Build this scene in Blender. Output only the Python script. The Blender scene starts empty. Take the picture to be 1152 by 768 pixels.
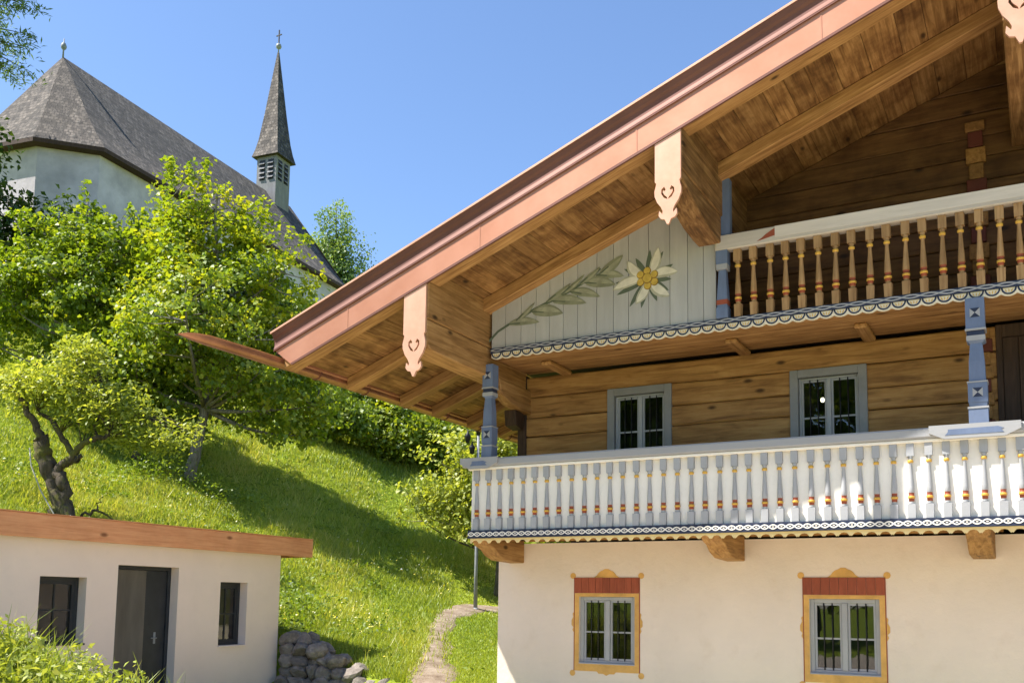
import bpy, bmesh, math, random
import numpy as np
from mathutils import Vector, Matrix
R = math.radians
rnd = random.Random(7)
rng = np.random.default_rng(11)
sc = bpy.context.scene
col = sc.collection

# ------------------------------------------------------------------ camera
HEAD, PITCH, ROLL = 0.50176, 0.10675, 0.01385
CAMZ = 1.75
cam = bpy.data.cameras.new('camera')
cam.sensor_width = 36.0; cam.lens = 1092.28 / 1152 * 36.0
cam.shift_x = 0.0; cam.shift_y = (561.54 - 384) / 1152
cam.clip_start = 0.1; cam.clip_end = 3000
camo = bpy.data.objects.new('camera', cam); col.objects.link(camo)
fw = Vector((-math.sin(HEAD) * math.cos(PITCH), math.cos(HEAD) * math.cos(PITCH), math.sin(PITCH)))
rt = Vector((math.cos(HEAD), math.sin(HEAD), 0)); upv = rt.cross(fw)
c_, s_ = math.cos(ROLL), math.sin(ROLL)
rt2 = rt * c_ + upv * s_; up2 = -rt * s_ + upv * c_
m = Matrix((rt2, up2, -fw)).transposed().to_4x4(); m.translation = Vector((0, 0, CAMZ))
camo.matrix_world = m
sc.camera = camo
# ------------------------------------------------------------------ sky, sun, exposure
TRAVEL = Vector((0.556, 0.443, -1.0)).normalized()
SUN_EL = math.asin(-TRAVEL.z); SUN_AZ = math.atan2(-TRAVEL.x, -TRAVEL.y)
w = bpy.data.worlds.new('World'); sc.world = w; w.use_nodes = True
nt = w.node_tree
sky = nt.nodes.new('ShaderNodeTexSky'); sky.sky_type = 'NISHITA'; sky.sun_disc = False
sky.sun_elevation = SUN_EL; sky.sun_rotation = SUN_AZ
sky.air_density = 1.0; sky.dust_density = 0.9; sky.ozone_density = 5.0; sky.altitude = 700
bg = nt.nodes['Background']; bg.inputs['Strength'].default_value = 0.125
nt.links.new(sky.outputs[0], bg.inputs['Color'])
sun = bpy.data.lights.new('sun', 'SUN'); sun.energy = 5.0; sun.angle = R(0.5); sun.color = (1.0, 0.95, 0.87)
suno = bpy.data.objects.new('sun', sun); col.objects.link(suno)
suno.rotation_euler = TRAVEL.to_track_quat('-Z', 'Y').to_euler(); suno.location = (-30, -25, 60)
sc.view_settings.view_transform = 'Standard'; sc.view_settings.look = 'None'
sc.view_settings.gamma = 1; sc.view_settings.exposure = 1.1
sc.view_settings.use_curve_mapping = False

# ------------------------------------------------------------------ materials
MATS = {}
def newmat(name):
    mt = bpy.data.materials.new(name); mt.use_nodes = True
    n = mt.node_tree; MATS[name] = mt
    return mt, n, n.nodes['Principled BSDF']
def nd(n, t, **k):
    x = n.nodes.new(t)
    for a, v in k.items():
        if a in x.inputs: x.inputs[a].default_value = v
        else: setattr(x, a, v)
    return x
def ramp(n, src, stops):
    r = n.nodes.new('ShaderNodeValToRGB')
    e = r.color_ramp.elements
    while len(e) < len(stops): e.new(0.5)
    for q, (p, c) in zip(e, stops):
        q.position = p; q.color = (*c, 1) if len(c) == 3 else c
    n.links.new(src, r.inputs[0]); return r
def coords(n, scale, kind='Object', rand=True):
    tc = n.nodes.new('ShaderNodeTexCoord'); mp = n.nodes.new('ShaderNodeMapping')
    mp.inputs['Scale'].default_value = scale
    n.links.new(tc.outputs[kind], mp.inputs['Vector'])
    if rand:
        oi = n.nodes.new('ShaderNodeObjectInfo'); ml = n.nodes.new('ShaderNodeMath'); ml.operation = 'MULTIPLY'
        ml.inputs[1].default_value = 57.0; n.links.new(oi.outputs['Random'], ml.inputs[0])
        cb = n.nodes.new('ShaderNodeCombineXYZ')
        for i in range(3): n.links.new(ml.outputs[0], cb.inputs[i])
        n.links.new(cb.outputs[0], mp.inputs['Location'])
    return mp
def noise(n, vec, scale, detail=4, rough=0.55, dist=0.0):
    t = n.nodes.new('ShaderNodeTexNoise')
    t.inputs['Scale'].default_value = scale; t.inputs['Detail'].default_value = detail
    t.inputs['Roughness'].default_value = rough; t.inputs['Distortion'].default_value = dist
    if vec is not None: n.links.new(vec, t.inputs['Vector'])
    return t
def mixc(n, a, b, fac, mode='MIX'):
    x = n.nodes.new('ShaderNodeMix'); x.data_type = 'RGBA'; x.blend_type = mode
    for i, v in ((0, fac), (6, a), (7, b)):
        if isinstance(v, (int, float)): x.inputs[i].default_value = v
        elif isinstance(v, tuple): x.inputs[i].default_value = (*v, 1)
        else: n.links.new(v, x.inputs[i])
    return x.outputs[2]
def bump(n, src, strength, dist, p):
    b = n.nodes.new('ShaderNodeBump'); b.inputs['Strength'].default_value = strength
    b.inputs['Distance'].default_value = dist
    n.links.new(src, b.inputs['Height']); n.links.new(b.outputs[0], p.inputs['Normal'])
def jitter(n, colr, amount, hue=0.0):
    oi = n.nodes.new('ShaderNodeObjectInfo'); mr = n.nodes.new('ShaderNodeMapRange')
    mr.inputs[3].default_value = 1 - amount; mr.inputs[4].default_value = 1 + amount
    n.links.new(oi.outputs['Random'], mr.inputs[0])
    h = n.nodes.new('ShaderNodeHueSaturation'); n.links.new(mr.outputs[0], h.inputs['Value'])
    n.links.new(colr, h.inputs['Color']); return h.outputs[0]

def wood(name, axis, dark, mid, light, rough=0.7, grain=14.0, knots=True, jit=0.16, stain=0.35, stcol=(0.5, 0.42, 0.34), tilt=0.0):
    mt, n, p = newmat(name)
    sca = [grain] * 3; sca[axis] = 0.9
    mp = coords(n, sca)
    if tilt:
        pm = n.nodes.new('ShaderNodeMapping'); pm.inputs['Rotation'].default_value = (0, tilt, 0)
        src = mp.inputs['Vector'].links[0].from_socket; n.links.new(src, pm.inputs['Vector']); n.links.new(pm.outputs[0], mp.inputs['Vector'])
    g = noise(n, mp.outputs[0], 1.6, 6, 0.62, 0.6)
    r = ramp(n, g.outputs['Fac'], [(0.28, dark), (0.5, mid), (0.72, light)])
    c = r.outputs[0]
    if knots:
        sk = [3.2] * 3; sk[axis] = 1.5
        mk = coords(n, sk); v = n.nodes.new('ShaderNodeTexVoronoi'); n.links.new(mk.outputs[0], v.inputs['Vector'])
        v.inputs['Scale'].default_value = 1.0
        kr = ramp(n, v.outputs['Distance'], [(0.05, (1, 1, 1)), (0.13, (0, 0, 0))])
        c = mixc(n, c, tuple(x * 0.42 for x in dark), kr.outputs[0])
    ms = coords(n, (1.0, 1.0, 1.0)); st = noise(n, ms.outputs[0], 2.3, 5, 0.6)
    sr = ramp(n, st.outputs['Fac'], [(0.42, (0, 0, 0)), (0.68, (1, 1, 1))])
    sm = n.nodes.new('ShaderNodeMath'); sm.operation = 'MULTIPLY'; sm.inputs[1].default_value = stain
    n.links.new(sr.outputs[0], sm.inputs[0])
    c = mixc(n, c, mixc(n, c, stcol, 1.0, 'MULTIPLY'), sm.outputs[0])
    c = jitter(n, c, jit)
    n.links.new(c, p.inputs['Base Color']); p.inputs['Roughness'].default_value = rough
    p.inputs['Specular IOR Level'].default_value = 0.3
    bump(n, g.outputs['Fac'], 0.35, 0.01, p)
    return mt
GOLD = ((0.16, 0.075, 0.023), (0.335, 0.178, 0.062), (0.47, 0.275, 0.112))
for ax, s in ((0, 'x'), (1, 'y'), (2, 'z')):
    wood('wood_' + s, ax, *GOLD)
wood('rafter_left', 0, *GOLD, tilt=math.atan(.378)); wood('rafter_right', 0, *GOLD, tilt=-math.atan(.378))
wood('soffit', 1, (0.13, 0.06, 0.017), (0.28, 0.145, 0.047), (0.43, 0.25, 0.095), jit=0.2, stain=0.95, stcol=(0.36, 0.28, 0.22))
wood('log', 0, (0.18, 0.083, 0.024), (0.35, 0.182, 0.057), (0.46, 0.262, 0.092), jit=0.10, stain=0.3, grain=9)
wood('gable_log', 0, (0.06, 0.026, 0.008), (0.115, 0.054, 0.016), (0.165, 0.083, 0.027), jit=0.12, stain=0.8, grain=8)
wood('old_beam', 1, (0.09, 0.042, 0.015), (0.24, 0.125, 0.045), (0.42, 0.25, 0.11), jit=0.1, stain=0.8, grain=16)
wood('dark_wood', 2, (0.030, 0.016, 0.010), (0.055, 0.030, 0.018), (0.085, 0.048, 0.03), knots=False)
wood('larch', 1, (0.58, 0.225, 0.095), (0.69, 0.31, 0.145), (0.76, 0.38, 0.19), jit=0.05, stain=0.25, grain=16)
wood('baluster_raw', 2, (0.22, 0.12, 0.045), (0.36, 0.215, 0.095), (0.45, 0.28, 0.13), jit=0.12, stain=0.4, knots=False)

def paint(name, c, rough=0.6, var=0.12, scale=3.0, jit=0.0, dirt=0.0, dirtc=(0.35, 0.3, 0.25), bmp=0.08, stretch=(1, 1, 1), spec=0.3):
    mt, n, p = newmat(name)
    mp = coords(n, stretch)
    t = noise(n, mp.outputs[0], scale, 6, 0.6)
    lo = tuple(x * (1 - var) for x in c); hi = tuple(min(1, x * (1 + var)) for x in c)
    cc = ramp(n, t.outputs['Fac'], [(0.3, lo), (0.7, hi)]).outputs[0]
    if dirt:
        t2 = noise(n, mp.outputs[0], scale * 6, 5, 0.7)
        f = ramp(n, t2.outputs['Fac'], [(0.55, (0, 0, 0)), (0.72, (dirt,) * 3)])
        cc = mixc(n, cc, dirtc, f.outputs[0])
    if jit: cc = jitter(n, cc, jit)
    n.links.new(cc, p.inputs['Base Color']); p.inputs['Roughness'].default_value = rough
    p.inputs['Specular IOR Level'].default_value = spec
    t3 = noise(n, mp.outputs[0], scale * 14, 3)
    bump(n, t3.outputs['Fac'], bmp * 3, 0.004, p)
    return mt
paint('panel_paint', (0.41, 0.405, 0.385), 0.75, 0.08, 1.5, 0.05, 0.2, (0.32, 0.27, 0.2), stretch=(6, 6, 0.8))
paint('white_paint', (0.80, 0.76, 0.68), 0.6, 0.05, 2.0, 0.03, 0.12)
paint('rail_paint', (0.33, 0.33, 0.335), 0.5, 0.06, 1.5, 0, 0.2, (0.42, 0.38, 0.32), stretch=(0.5, 6, 6))
paint('pale_field', (0.60, 0.54, 0.47), 0.7, 0.1, 1.5, 0, 0.4, (0.4, 0.33, 0.25), stretch=(0.5, 8, 8))
paint('upper_rail_paint', (0.48, 0.43, 0.37), 0.7, 0.12, 1.5, 0, 0.5, (0.36, 0.28, 0.2), stretch=(0.5, 8, 8))
paint('baluster_paint', (0.36, 0.365, 0.375), 0.6, 0.06, 4, 0.05)
paint('gold_paint', (0.62, 0.36, 0.06), 0.5, 0.1, 6)
paint('brown_paint', (0.27, 0.065, 0.03), 0.55, 0.12, 6)
paint('navy', (0.022, 0.030, 0.060), 0.5, 0.15, 5, 0, 0.2, (0.12, 0.12, 0.13))
paint('post_blue', (0.13, 0.17, 0.265), 0.6, 0.1, 3, 0, 0.25, (0.14, 0.15, 0.17), stretch=(4, 4, 1))
paint('cream', (0.80, 0.63, 0.31), 0.6, 0.06, 5)
paint('cream_pale', (0.70, 0.63, 0.48), 0.6, 0.06, 5)
paint('ochre', (0.62, 0.35, 0.10), 0.75, 0.2, 5, 0, 0.3, (0.5, 0.33, 0.2))
paint('red_plank', (0.30, 0.072, 0.035), 0.65, 0.2, 4, 0.12, 0.2, (0.4, 0.2, 0.13), stretch=(6, 6, 1))
wood('log_end', 1, (0.15, 0.07, 0.02), (0.26, 0.13, 0.04), (0.33, 0.18, 0.06), jit=.15)
paint('old_red', (0.11, 0.028, 0.018), 0.7, 0.2, 4)
paint('frame_grey', (0.345, 0.35, 0.36), 0.5, 0.07, 4, 0.04)
paint('trim_grey', (0.235, 0.235, 0.235), 0.65, 0.1, 4, 0.04, 0.3, (0.25, 0.19, 0.13))
paint('anthracite', (0.03, 0.032, 0.036), 0.45, 0.2, 4)
paint('iron', (0.015, 0.015, 0.017), 0.5, 0.2, 8)
paint('leaf_paint', (0.225, 0.235, 0.155), 0.75, 0.25, 6, 0, 0.35, (0.3, 0.29, 0.22))
paint('leaf_paint_dark', (0.10, 0.125, 0.085), 0.75, 0.2, 6)
paint('petal_paint', (0.66, 0.63, 0.52), 0.75, 0.14, 9, 0, 0.3, (0.5, 0.46, 0.33))
paint('petal_shade', (0.42, 0.41, 0.31), 0.75, 0.2, 9)
paint('leaf_light', (0.30, 0.305, 0.215), 0.75, 0.25, 8)
paint('stamen_paint', (0.52, 0.36, 0.07), 0.7, 0.2, 14)
paint('stamen_dark', (0.25, 0.15, 0.03), 0.7, 0.2, 14)
paint('shed_plaster', (0.84, 0.68, 0.58), 0.9, 0.05, 0.9, 0, 0.10, (0.6, 0.48, 0.4), bmp=0.2)
paint('shed_roof', (0.12, 0.12, 0.12), 0.8, 0.15, 2)
paint('door_grey', (0.12, 0.105, 0.09), 0.5, 0.22, 1.6, stretch=(3, 3, .6))
paint('galvanised', (0.24, 0.25, 0.26), 0.45, 0.15, 6)
paint('church_turret', (0.19, 0.188, 0.195), 0.85, 0.2, 1.6, 0, 0.4, (0.12, 0.11, 0.10), stretch=(3, 3, 0.6))
paint('rope', (0.42, 0.40, 0.36), 0.8, 0.1, 8)
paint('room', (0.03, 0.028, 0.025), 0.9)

def plaster(name, c, w2, var):
    mt, n, p = newmat(name)
    mp = coords(n, (1, 1, 1), rand=False)
    a = noise(n, mp.outputs[0], 0.7, 6, 0.62); b = noise(n, mp.outputs[0], 3.0, 5, 0.6)
    cc = ramp(n, a.outputs['Fac'], [(0.32, tuple(x * (1 - var) for x in c)), (0.66, c)]).outputs[0]
    sm = ramp(n, b.outputs['Fac'], [(0.56, (0, 0, 0)), (0.75, (0.5,) * 3)])
    cc = mixc(n, cc, w2, sm.outputs[0])
    n.links.new(cc, p.inputs['Base Color']); p.inputs['Roughness'].default_value = 0.92
    p.inputs['Specular IOR Level'].default_value = 0.15
    t = noise(n, mp.outputs[0], 1.6, 6, 0.6); bump(n, t.outputs['Fac'], 0.5, 0.06, p)
    return mt
plaster('house_plaster', (0.78, 0.665, 0.56), (0.66, 0.54, 0.43), 0.10)
plaster('church_plaster', (0.60, 0.545, 0.575), (0.37, 0.34, 0.36), 0.35)

def copper(name, c, rough, metal, c2, sc_=1.2):
    mt, n, p = newmat(name)
    mp = coords(n, (1, 1, 1), rand=False)
    a = noise(n, mp.outputs[0], sc_, 6, 0.6)
    cc = ramp(n, a.outputs['Fac'], [(0.35, c), (0.7, c2)]).outputs[0]
    n.links.new(cc, p.inputs['Base Color']); p.inputs['Roughness'].default_value = rough
    p.inputs['Metallic'].default_value = metal
    b = noise(n, mp.outputs[0], 2.5, 3); bump(n, b.outputs['Fac'], 0.25, 0.012, p)
    return mt
copper('copper', (0.42, 0.178, 0.10), 0.48, 0.4, (0.51, 0.24, 0.15))
copper('copper_gutter', (0.36, 0.16, 0.10), 0.34, 0.75, (0.50, 0.24, 0.15), 2.0)
copper('copper_dark', (0.13, 0.05, 0.034), 0.6, 0.3, (0.19, 0.077, 0.054))
copper('copper_new', (0.56, 0.30, 0.195), 0.5, 0.2, (0.64, 0.365, 0.25), 4)

def shingle(name):
    mt, n, p = newmat(name)
    tc = n.nodes.new('ShaderNodeUVMap')
    br = n.nodes.new('ShaderNodeTexBrick'); n.links.new(tc.outputs[0], br.inputs['Vector'])
    br.inputs['Scale'].default_value = 1.0; br.inputs['Brick Width'].default_value = 0.22
    br.inputs['Row Height'].default_value = 0.24; br.inputs['Mortar Size'].default_value = 0.018
    br.inputs['Color1'].default_value = (0.05, 0.043, 0.037, 1); br.inputs['Color2'].default_value = (0.165, 0.145, 0.128, 1)
    br.inputs['Mortar'].default_value = (0.04, 0.035, 0.03, 1); br.inputs['Bias'].default_value = -0.2
    tx = noise(n, tc.outputs[0], 1.3, 7, 0.7); f = ramp(n, tx.outputs['Fac'], [(0.36, (0.45, 0.43, 0.42)), (0.62, (1.35, 1.3, 1.22))])
    cc = mixc(n, br.outputs['Color'], f.outputs[0], 1.0, 'MULTIPLY')
    lk = noise(n, tc.outputs[0], 5.0, 4, 0.7); lf = ramp(n, lk.outputs['Fac'], [(0.6, (0, 0, 0)), (0.72, (0.7,) * 3)])
    cc = mixc(n, cc, (0.27, 0.26, 0.235), lf.outputs[0])
    n.links.new(cc, p.inputs['Base Color']); p.inputs['Roughness'].default_value = 0.9
    # saw-tooth lap of each course
    sp = n.nodes.new('ShaderNodeSeparateXYZ'); n.links.new(tc.outputs[0], sp.inputs[0])
    dv = n.nodes.new('ShaderNodeMath'); dv.operation = 'DIVIDE'; dv.inputs[1].default_value = 0.24; n.links.new(sp.outputs[1], dv.inputs[0])
    fr = n.nodes.new('ShaderNodeMath'); fr.operation = 'FRACT'; n.links.new(dv.outputs[0], fr.inputs[0])
    iv = n.nodes.new('ShaderNodeMath'); iv.operation = 'SUBTRACT'; iv.inputs[0].default_value = 1.0; n.links.new(fr.outputs[0], iv.inputs[1])
    ad = n.nodes.new('ShaderNodeMath'); ad.operation = 'ADD'; n.links.new(iv.outputs[0], ad.inputs[0]); n.links.new(lk.outputs['Fac'], ad.inputs[1])
    bump(n, ad.outputs[0], 1.0, 0.16, p)
    return mt
shingle('shingles')

def glass():
    mt, n, p = newmat('glass'); out = n.nodes['Material Output']
    g = nd(n, 'ShaderNodeBsdfGlossy', Roughness=0.015); g.inputs['Color'].default_value = (1, 1, 1, 1)
    t = n.nodes.new('ShaderNodeBsdfTransparent'); t.inputs['Color'].default_value = (0.75, 0.8, 0.76, 1)
    f = n.nodes.new('ShaderNodeFresnel'); f.inputs['IOR'].default_value = 1.75
    mp = coords(n, (1, 1, 1)); ns = noise(n, mp.outputs[0], 2.2, 2)
    b = n.nodes.new('ShaderNodeBump'); b.inputs['Strength'].default_value = 0.08; b.inputs['Distance'].default_value = 0.02
    n.links.new(ns.outputs['Fac'], b.inputs['Height']); n.links.new(b.outputs[0], g.inputs['Normal'])
    mx = n.nodes.new('ShaderNodeMixShader'); n.links.new(f.outputs[0], mx.inputs[0])
    n.links.new(t.outputs[0], mx.inputs[1]); n.links.new(g.outputs[0], mx.inputs[2]); n.links.new(mx.outputs[0], out.inputs['Surface'])
glass()
mt, n, p = newmat('lamp_glow'); p.inputs['Emission Color'].default_value = (1, 0.9, 0.6, 1); p.inputs['Emission Strength'].default_value = 2.2

def foliage(name, c1, c2, c3, trans=0.42):
    mt, n, p = newmat(name); out = n.nodes['Material Output']; n.nodes.remove(p)
    at = n.nodes.new('ShaderNodeAttribute'); at.attribute_name = 'tint'
    r = ramp(n, at.outputs['Fac'], [(0.0, c1), (0.55, c2), (1.0, c3)])
    d = n.nodes.new('ShaderNodeBsdfDiffuse'); n.links.new(r.outputs[0], d.inputs['Color'])
    t = n.nodes.new('ShaderNodeBsdfTranslucent')
    tcx = mixc(n, r.outputs[0], (1.25, 1.15, 0.45), 1.0, 'MULTIPLY'); n.links.new(tcx, t.inputs['Color'])
    g = nd(n, 'ShaderNodeBsdfGlossy', Roughness=0.5); g.inputs['Color'].default_value = (1, 1, 1, 1)
    m1 = n.nodes.new('ShaderNodeMixShader'); m1.inputs[0].default_value = trans
    n.links.new(d.outputs[0], m1.inputs[1]); n.links.new(t.outputs[0], m1.inputs[2])
    m2 = n.nodes.new('ShaderNodeMixShader'); m2.inputs[0].default_value = 0.035
    n.links.new(m1.outputs[0], m2.inputs[1]); n.links.new(g.outputs[0], m2.inputs[2]); n.links.new(m2.outputs[0], out.inputs['Surface'])
foliage('leaf_maple', (0.11, 0.19, 0.016), (0.26, 0.355, 0.022), (0.47, 0.48, 0.03), .5)
foliage('leaf_mid', (0.09, 0.16, 0.018), (0.19, 0.28, 0.028), (0.33, 0.40, 0.045), .48)
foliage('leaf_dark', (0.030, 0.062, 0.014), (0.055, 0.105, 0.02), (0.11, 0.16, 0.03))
foliage('leaf_larch', (0.09, 0.17, 0.055), (0.19, 0.29, 0.085), (0.32, 0.40, 0.13), .48)
foliage('leaf_pale', (0.19, 0.25, 0.04), (0.36, 0.42, 0.065), (0.52, 0.54, 0.12), .48)
foliage('grass_blade', (0.17, 0.26, 0.03), (0.38, 0.45, 0.05), (0.62, 0.58, 0.17), 0.45)
foliage('weed_blade', (0.14, 0.21, 0.02), (0.29, 0.37, 0.035), (0.48, 0.48, 0.16), 0.45)

def bark(name, c1, c2, moss=0.0):
    mt, n, p = newmat(name)
    mp = coords(n, (6, 6, 1.3)); t = noise(n, mp.outputs[0], 3.0, 7, 0.7, 0.4)
    cc = ramp(n, t.outputs['Fac'], [(0.35, c1), (0.65, c2)]).outputs[0]
    if moss:
        m2 = coords(n, (1, 1, 1)); t2 = noise(n, m2.outputs[0], 2.2, 5, 0.65)
        f = ramp(n, t2.outputs['Fac'], [(0.5, (0, 0, 0)), (0.6, (moss,) * 3)])
        cc = mixc(n, cc, (0.13, 0.12, 0.02), f.outputs[0])
    n.links.new(cc, p.inputs['Base Color']); p.inputs['Roughness'].default_value = 0.95
    bump(n, t.outputs['Fac'], 0.9, 0.05, p)
bark('bark', (0.05, 0.04, 0.03), (0.17, 0.145, 0.11), 0.3)
bark('bark_grey', (0.10, 0.09, 0.075), (0.32, 0.29, 0.25), 0.25)
bark('bark_old', (0.035, 0.026, 0.018), (0.14, 0.105, 0.07), 0.9)

def ground_mats():
    mt, n, p = newmat('meadow'); mp = coords(n, (1, 1, 1), rand=False)
    a = noise(n, mp.outputs[0], 0.35, 6, 0.6); b = noise(n, mp.outputs[0], 4.0, 6, 0.7)
    c1 = ramp(n, a.outputs['Fac'], [(0.3, (0.17, 0.25, 0.025)), (0.7, (0.36, 0.41, 0.05))]).outputs[0]
    c2 = ramp(n, b.outputs['Fac'], [(0.3, (0.55, 0.6, 0.5)), (0.7, (1.2, 1.2, 1.1))]).outputs[0]
    n.links.new(mixc(n, c1, c2, 1.0, 'MULTIPLY'), p.inputs['Base Color']); p.inputs['Roughness'].default_value = 1
    p.inputs['Specular IOR Level'].default_value = 0.05
    bump(n, b.outputs['Fac'], 0.8, 0.12, p)
    mt, n, p = newmat('path_dirt'); mp = coords(n, (1, 1, 1), rand=False)
    a = noise(n, mp.outputs[0], 2.4, 8, 0.7); b = noise(n, mp.outputs[0], 24.0, 4, 0.7)
    c1 = ramp(n, a.outputs['Fac'], [(0.32, (0.16, 0.112, 0.075)), (0.55, (0.30, 0.235, 0.175)), (0.72, (0.43, 0.36, 0.285))]).outputs[0]
    n.links.new(c1, p.inputs['Base Color']); p.inputs['Roughness'].default_value = 1
    p.inputs['Specular IOR Level'].default_value = 0.1
    bump(n, b.outputs['Fac'], 0.8, 0.03, p)
    mt, n, p = newmat('bounce_gravel'); mp = coords(n, (1, 1, 1), rand=False)  # pale warm tone chosen to bounce sunlight up to the soffit
    a = noise(n, mp.outputs[0], 1.2, 8, 0.7)
    c1 = ramp(n, a.outputs['Fac'], [(0.3, (0.44, 0.36, 0.27)), (0.7, (0.60, 0.51, 0.40))]).outputs[0]
    n.links.new(c1, p.inputs['Base Color']); p.inputs['Roughness'].default_value = 1
    mt, n, p = newmat('rubble'); mp = coords(n, (1, 1, 1))
    a = noise(n, mp.outputs[0], 3.0, 8, 0.7)
    c1 = ramp(n, a.outputs['Fac'], [(0.32, (0.12, 0.10, 0.085)), (0.55, (0.24, 0.205, 0.175)), (0.72, (0.38, 0.335, 0.29))]).outputs[0]
    n.links.new(jitter(n, c1, 0.2), p.inputs['Base Color']); p.inputs['Roughness'].default_value = 0.95
    bump(n, a.outputs['Fac'], 0.8, 0.05, p)
    mt, n, p = newmat('soil'); p.inputs['Base Color'].default_value = (0.05, 0.038, 0.028, 1); p.inputs['Roughness'].default_value = 1
ground_mats()

# ------------------------------------------------------------------ mesh helpers
WLOC = {}
class MB:
    def __init__(s): s.v = []; s.f = []; s.mi = []; s.sm = []
    def add(s, vs, fs, mi=0, smooth=False):
        o = len(s.v); s.v += [tuple(x) for x in vs]
        for f in fs: s.f.append(tuple(i + o for i in f)); s.mi.append(mi); s.sm.append(smooth)
        return s
    def box(s, x0, x1, y0, y1, z0, z1, mi=0):
        return s.add([(x0,y0,z0),(x1,y0,z0),(x1,y1,z0),(x0,y1,z0),(x0,y0,z1),(x1,y0,z1),(x1,y1,z1),(x0,y1,z1)],
              [(0,3,2,1),(4,5,6,7),(0,1,5,4),(1,2,6,5),(2,3,7,6),(3,0,4,7)], mi)
    def frustum(s, cx, cy, z0, z1, a0, b0, a1, b1, mi=0):
        return s.add([(cx-a0,cy-b0,z0),(cx+a0,cy-b0,z0),(cx+a0,cy+b0,z0),(cx-a0,cy+b0,z0),(cx-a1,cy-b1,z1),(cx+a1,cy-b1,z1),(cx+a1,cy+b1,z1),(cx-a1,cy+b1,z1)],
              [(0,3,2,1),(4,5,6,7),(0,1,5,4),(1,2,6,5),(2,3,7,6),(3,0,4,7)], mi)
    def prism(s, pts, fn0, fn1, mi=0, smooth=False):
        n = len(pts); a = [fn0(*p) for p in pts]; b = [fn1(*p) for p in pts]
        s.add(a + b, [tuple(range(n)), tuple(range(2*n-1, n-1, -1))] + [(i, i+n, (i+1) % n + n, (i+1) % n) for i in range(n)], mi, smooth); return s
    def lathe(s, prof, cx, cy, z0, seg=8, mats=None):
        vs = []; fs = []
        for r, z in prof:
            for k in range(seg):
                a = 2*math.pi*(k+.5)/seg; vs.append((cx+r*math.cos(a), cy+r*math.sin(a), z0+z))
        o = len(s.v); s.v += vs
        for i in range(len(prof)-1):
            for k in range(seg):
                s.f.append(tuple(o+q for q in (i*seg+k, i*seg+(k+1)%seg, (i+1)*seg+(k+1)%seg, (i+1)*seg+k)))
                s.mi.append(mats[i] if mats else 0); s.sm.append(True)
        s.f.append(tuple(o+k for k in reversed(range(seg)))); s.mi.append(0); s.sm.append(False)
        s.f.append(tuple(o+(len(prof)-1)*seg+k for k in range(seg))); s.mi.append(0); s.sm.append(False)
        return s
    def tube(s, pts, rad, seg=6, mi=0, close=True):
        pts = [Vector(p) for p in pts]; vs = []; fs = []
        for i, p in enumerate(pts):
            d = (pts[min(i+1, len(pts)-1)] - pts[max(i-1, 0)]).normalized()
            a = d.cross(Vector((0.31, 0.2, 0.93))); 
            if a.length < .05: a = d.cross(Vector((1, 0, 0)))
            a.normalize(); b = d.cross(a); r = rad[i] if isinstance(rad, (list, tuple)) else rad
            for k in range(seg):
                t = 2*math.pi*k/seg; vs.append(p + (a*math.cos(t) + b*math.sin(t))*r)
        for i in range(len(pts)-1):
            for k in range(seg): fs.append((i*seg+k, i*seg+(k+1) % seg, (i+1)*seg+(k+1) % seg, (i+1)*seg+k))
        if close:
            fs.append(tuple(reversed(range(seg)))); fs.append(tuple((len(pts)-1)*seg+k for k in range(seg)))
        return s.add(vs, fs, mi, True)
    def mesh(s, name, mats, origin=(0, 0, 0)):
        me = bpy.data.meshes.new(name); ox, oy, oz = origin
        me.from_pydata([(x-ox, y-oy, z-oz) for x, y, z in s.v], [], s.f)
        for mm in (mats if isinstance(mats, (list, tuple)) else [mats]): me.materials.append(MATS[mm])
        me.polygons.foreach_set('material_index', s.mi); me.polygons.foreach_set('use_smooth', s.sm)
        me.update(); return me
def put(o, parent, loc=(0, 0, 0), rot=(0, 0, 0)):
    col.objects.link(o); o.location = loc; o.rotation_euler = rot; WLOC[o.name] = Vector(loc)
    if parent is not None:
        o.parent = parent; o.matrix_parent_inverse = Matrix.Translation(-WLOC[parent.name])
    return o
def tag(o, label=None, cat=None, group=None, kind=None):
    if label: o['label'] = label
    if cat: o['category'] = cat
    if group: o['group'] = group
    if kind: o['kind'] = kind
    return o
def build(mb, name, mats, parent=None, origin=None, bevel=0.0, fixn=True):
    if origin is None:
        a = np.array(mb.v); origin = tuple((a.min(0) + a.max(0)) / 2)
    me = mb.mesh(name, mats, origin)
    if bevel or fixn:
        bm = bmesh.new(); bm.from_mesh(me)
        if fixn: bmesh.ops.recalc_face_normals(bm, faces=bm.faces)
        if bevel: bmesh.ops.bevel(bm, geom=list(bm.edges), offset=bevel, segments=1, affect='EDGES', clamp_overlap=True)
        bm.to_mesh(me); bm.free()
    return put(bpy.data.objects.new(name, me), parent, origin)
def bx(name, mat, parent, x0, x1, y0, y1, z0, z1, bevel=0.0):
    return build(MB().box(x0, x1, y0, y1, z0, z1), name, mat, parent, bevel=bevel, fixn=False)
def inst(o, parent, loc, rot=(0, 0, 0), scale=None):
    c = o.copy(); put(c, parent, loc, rot)
    if scale: c.scale = scale
    return c
def empty(name, loc):
    o = bpy.data.objects.new(name, None); o.empty_display_size = 0.3; return put(o, None, loc)
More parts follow.
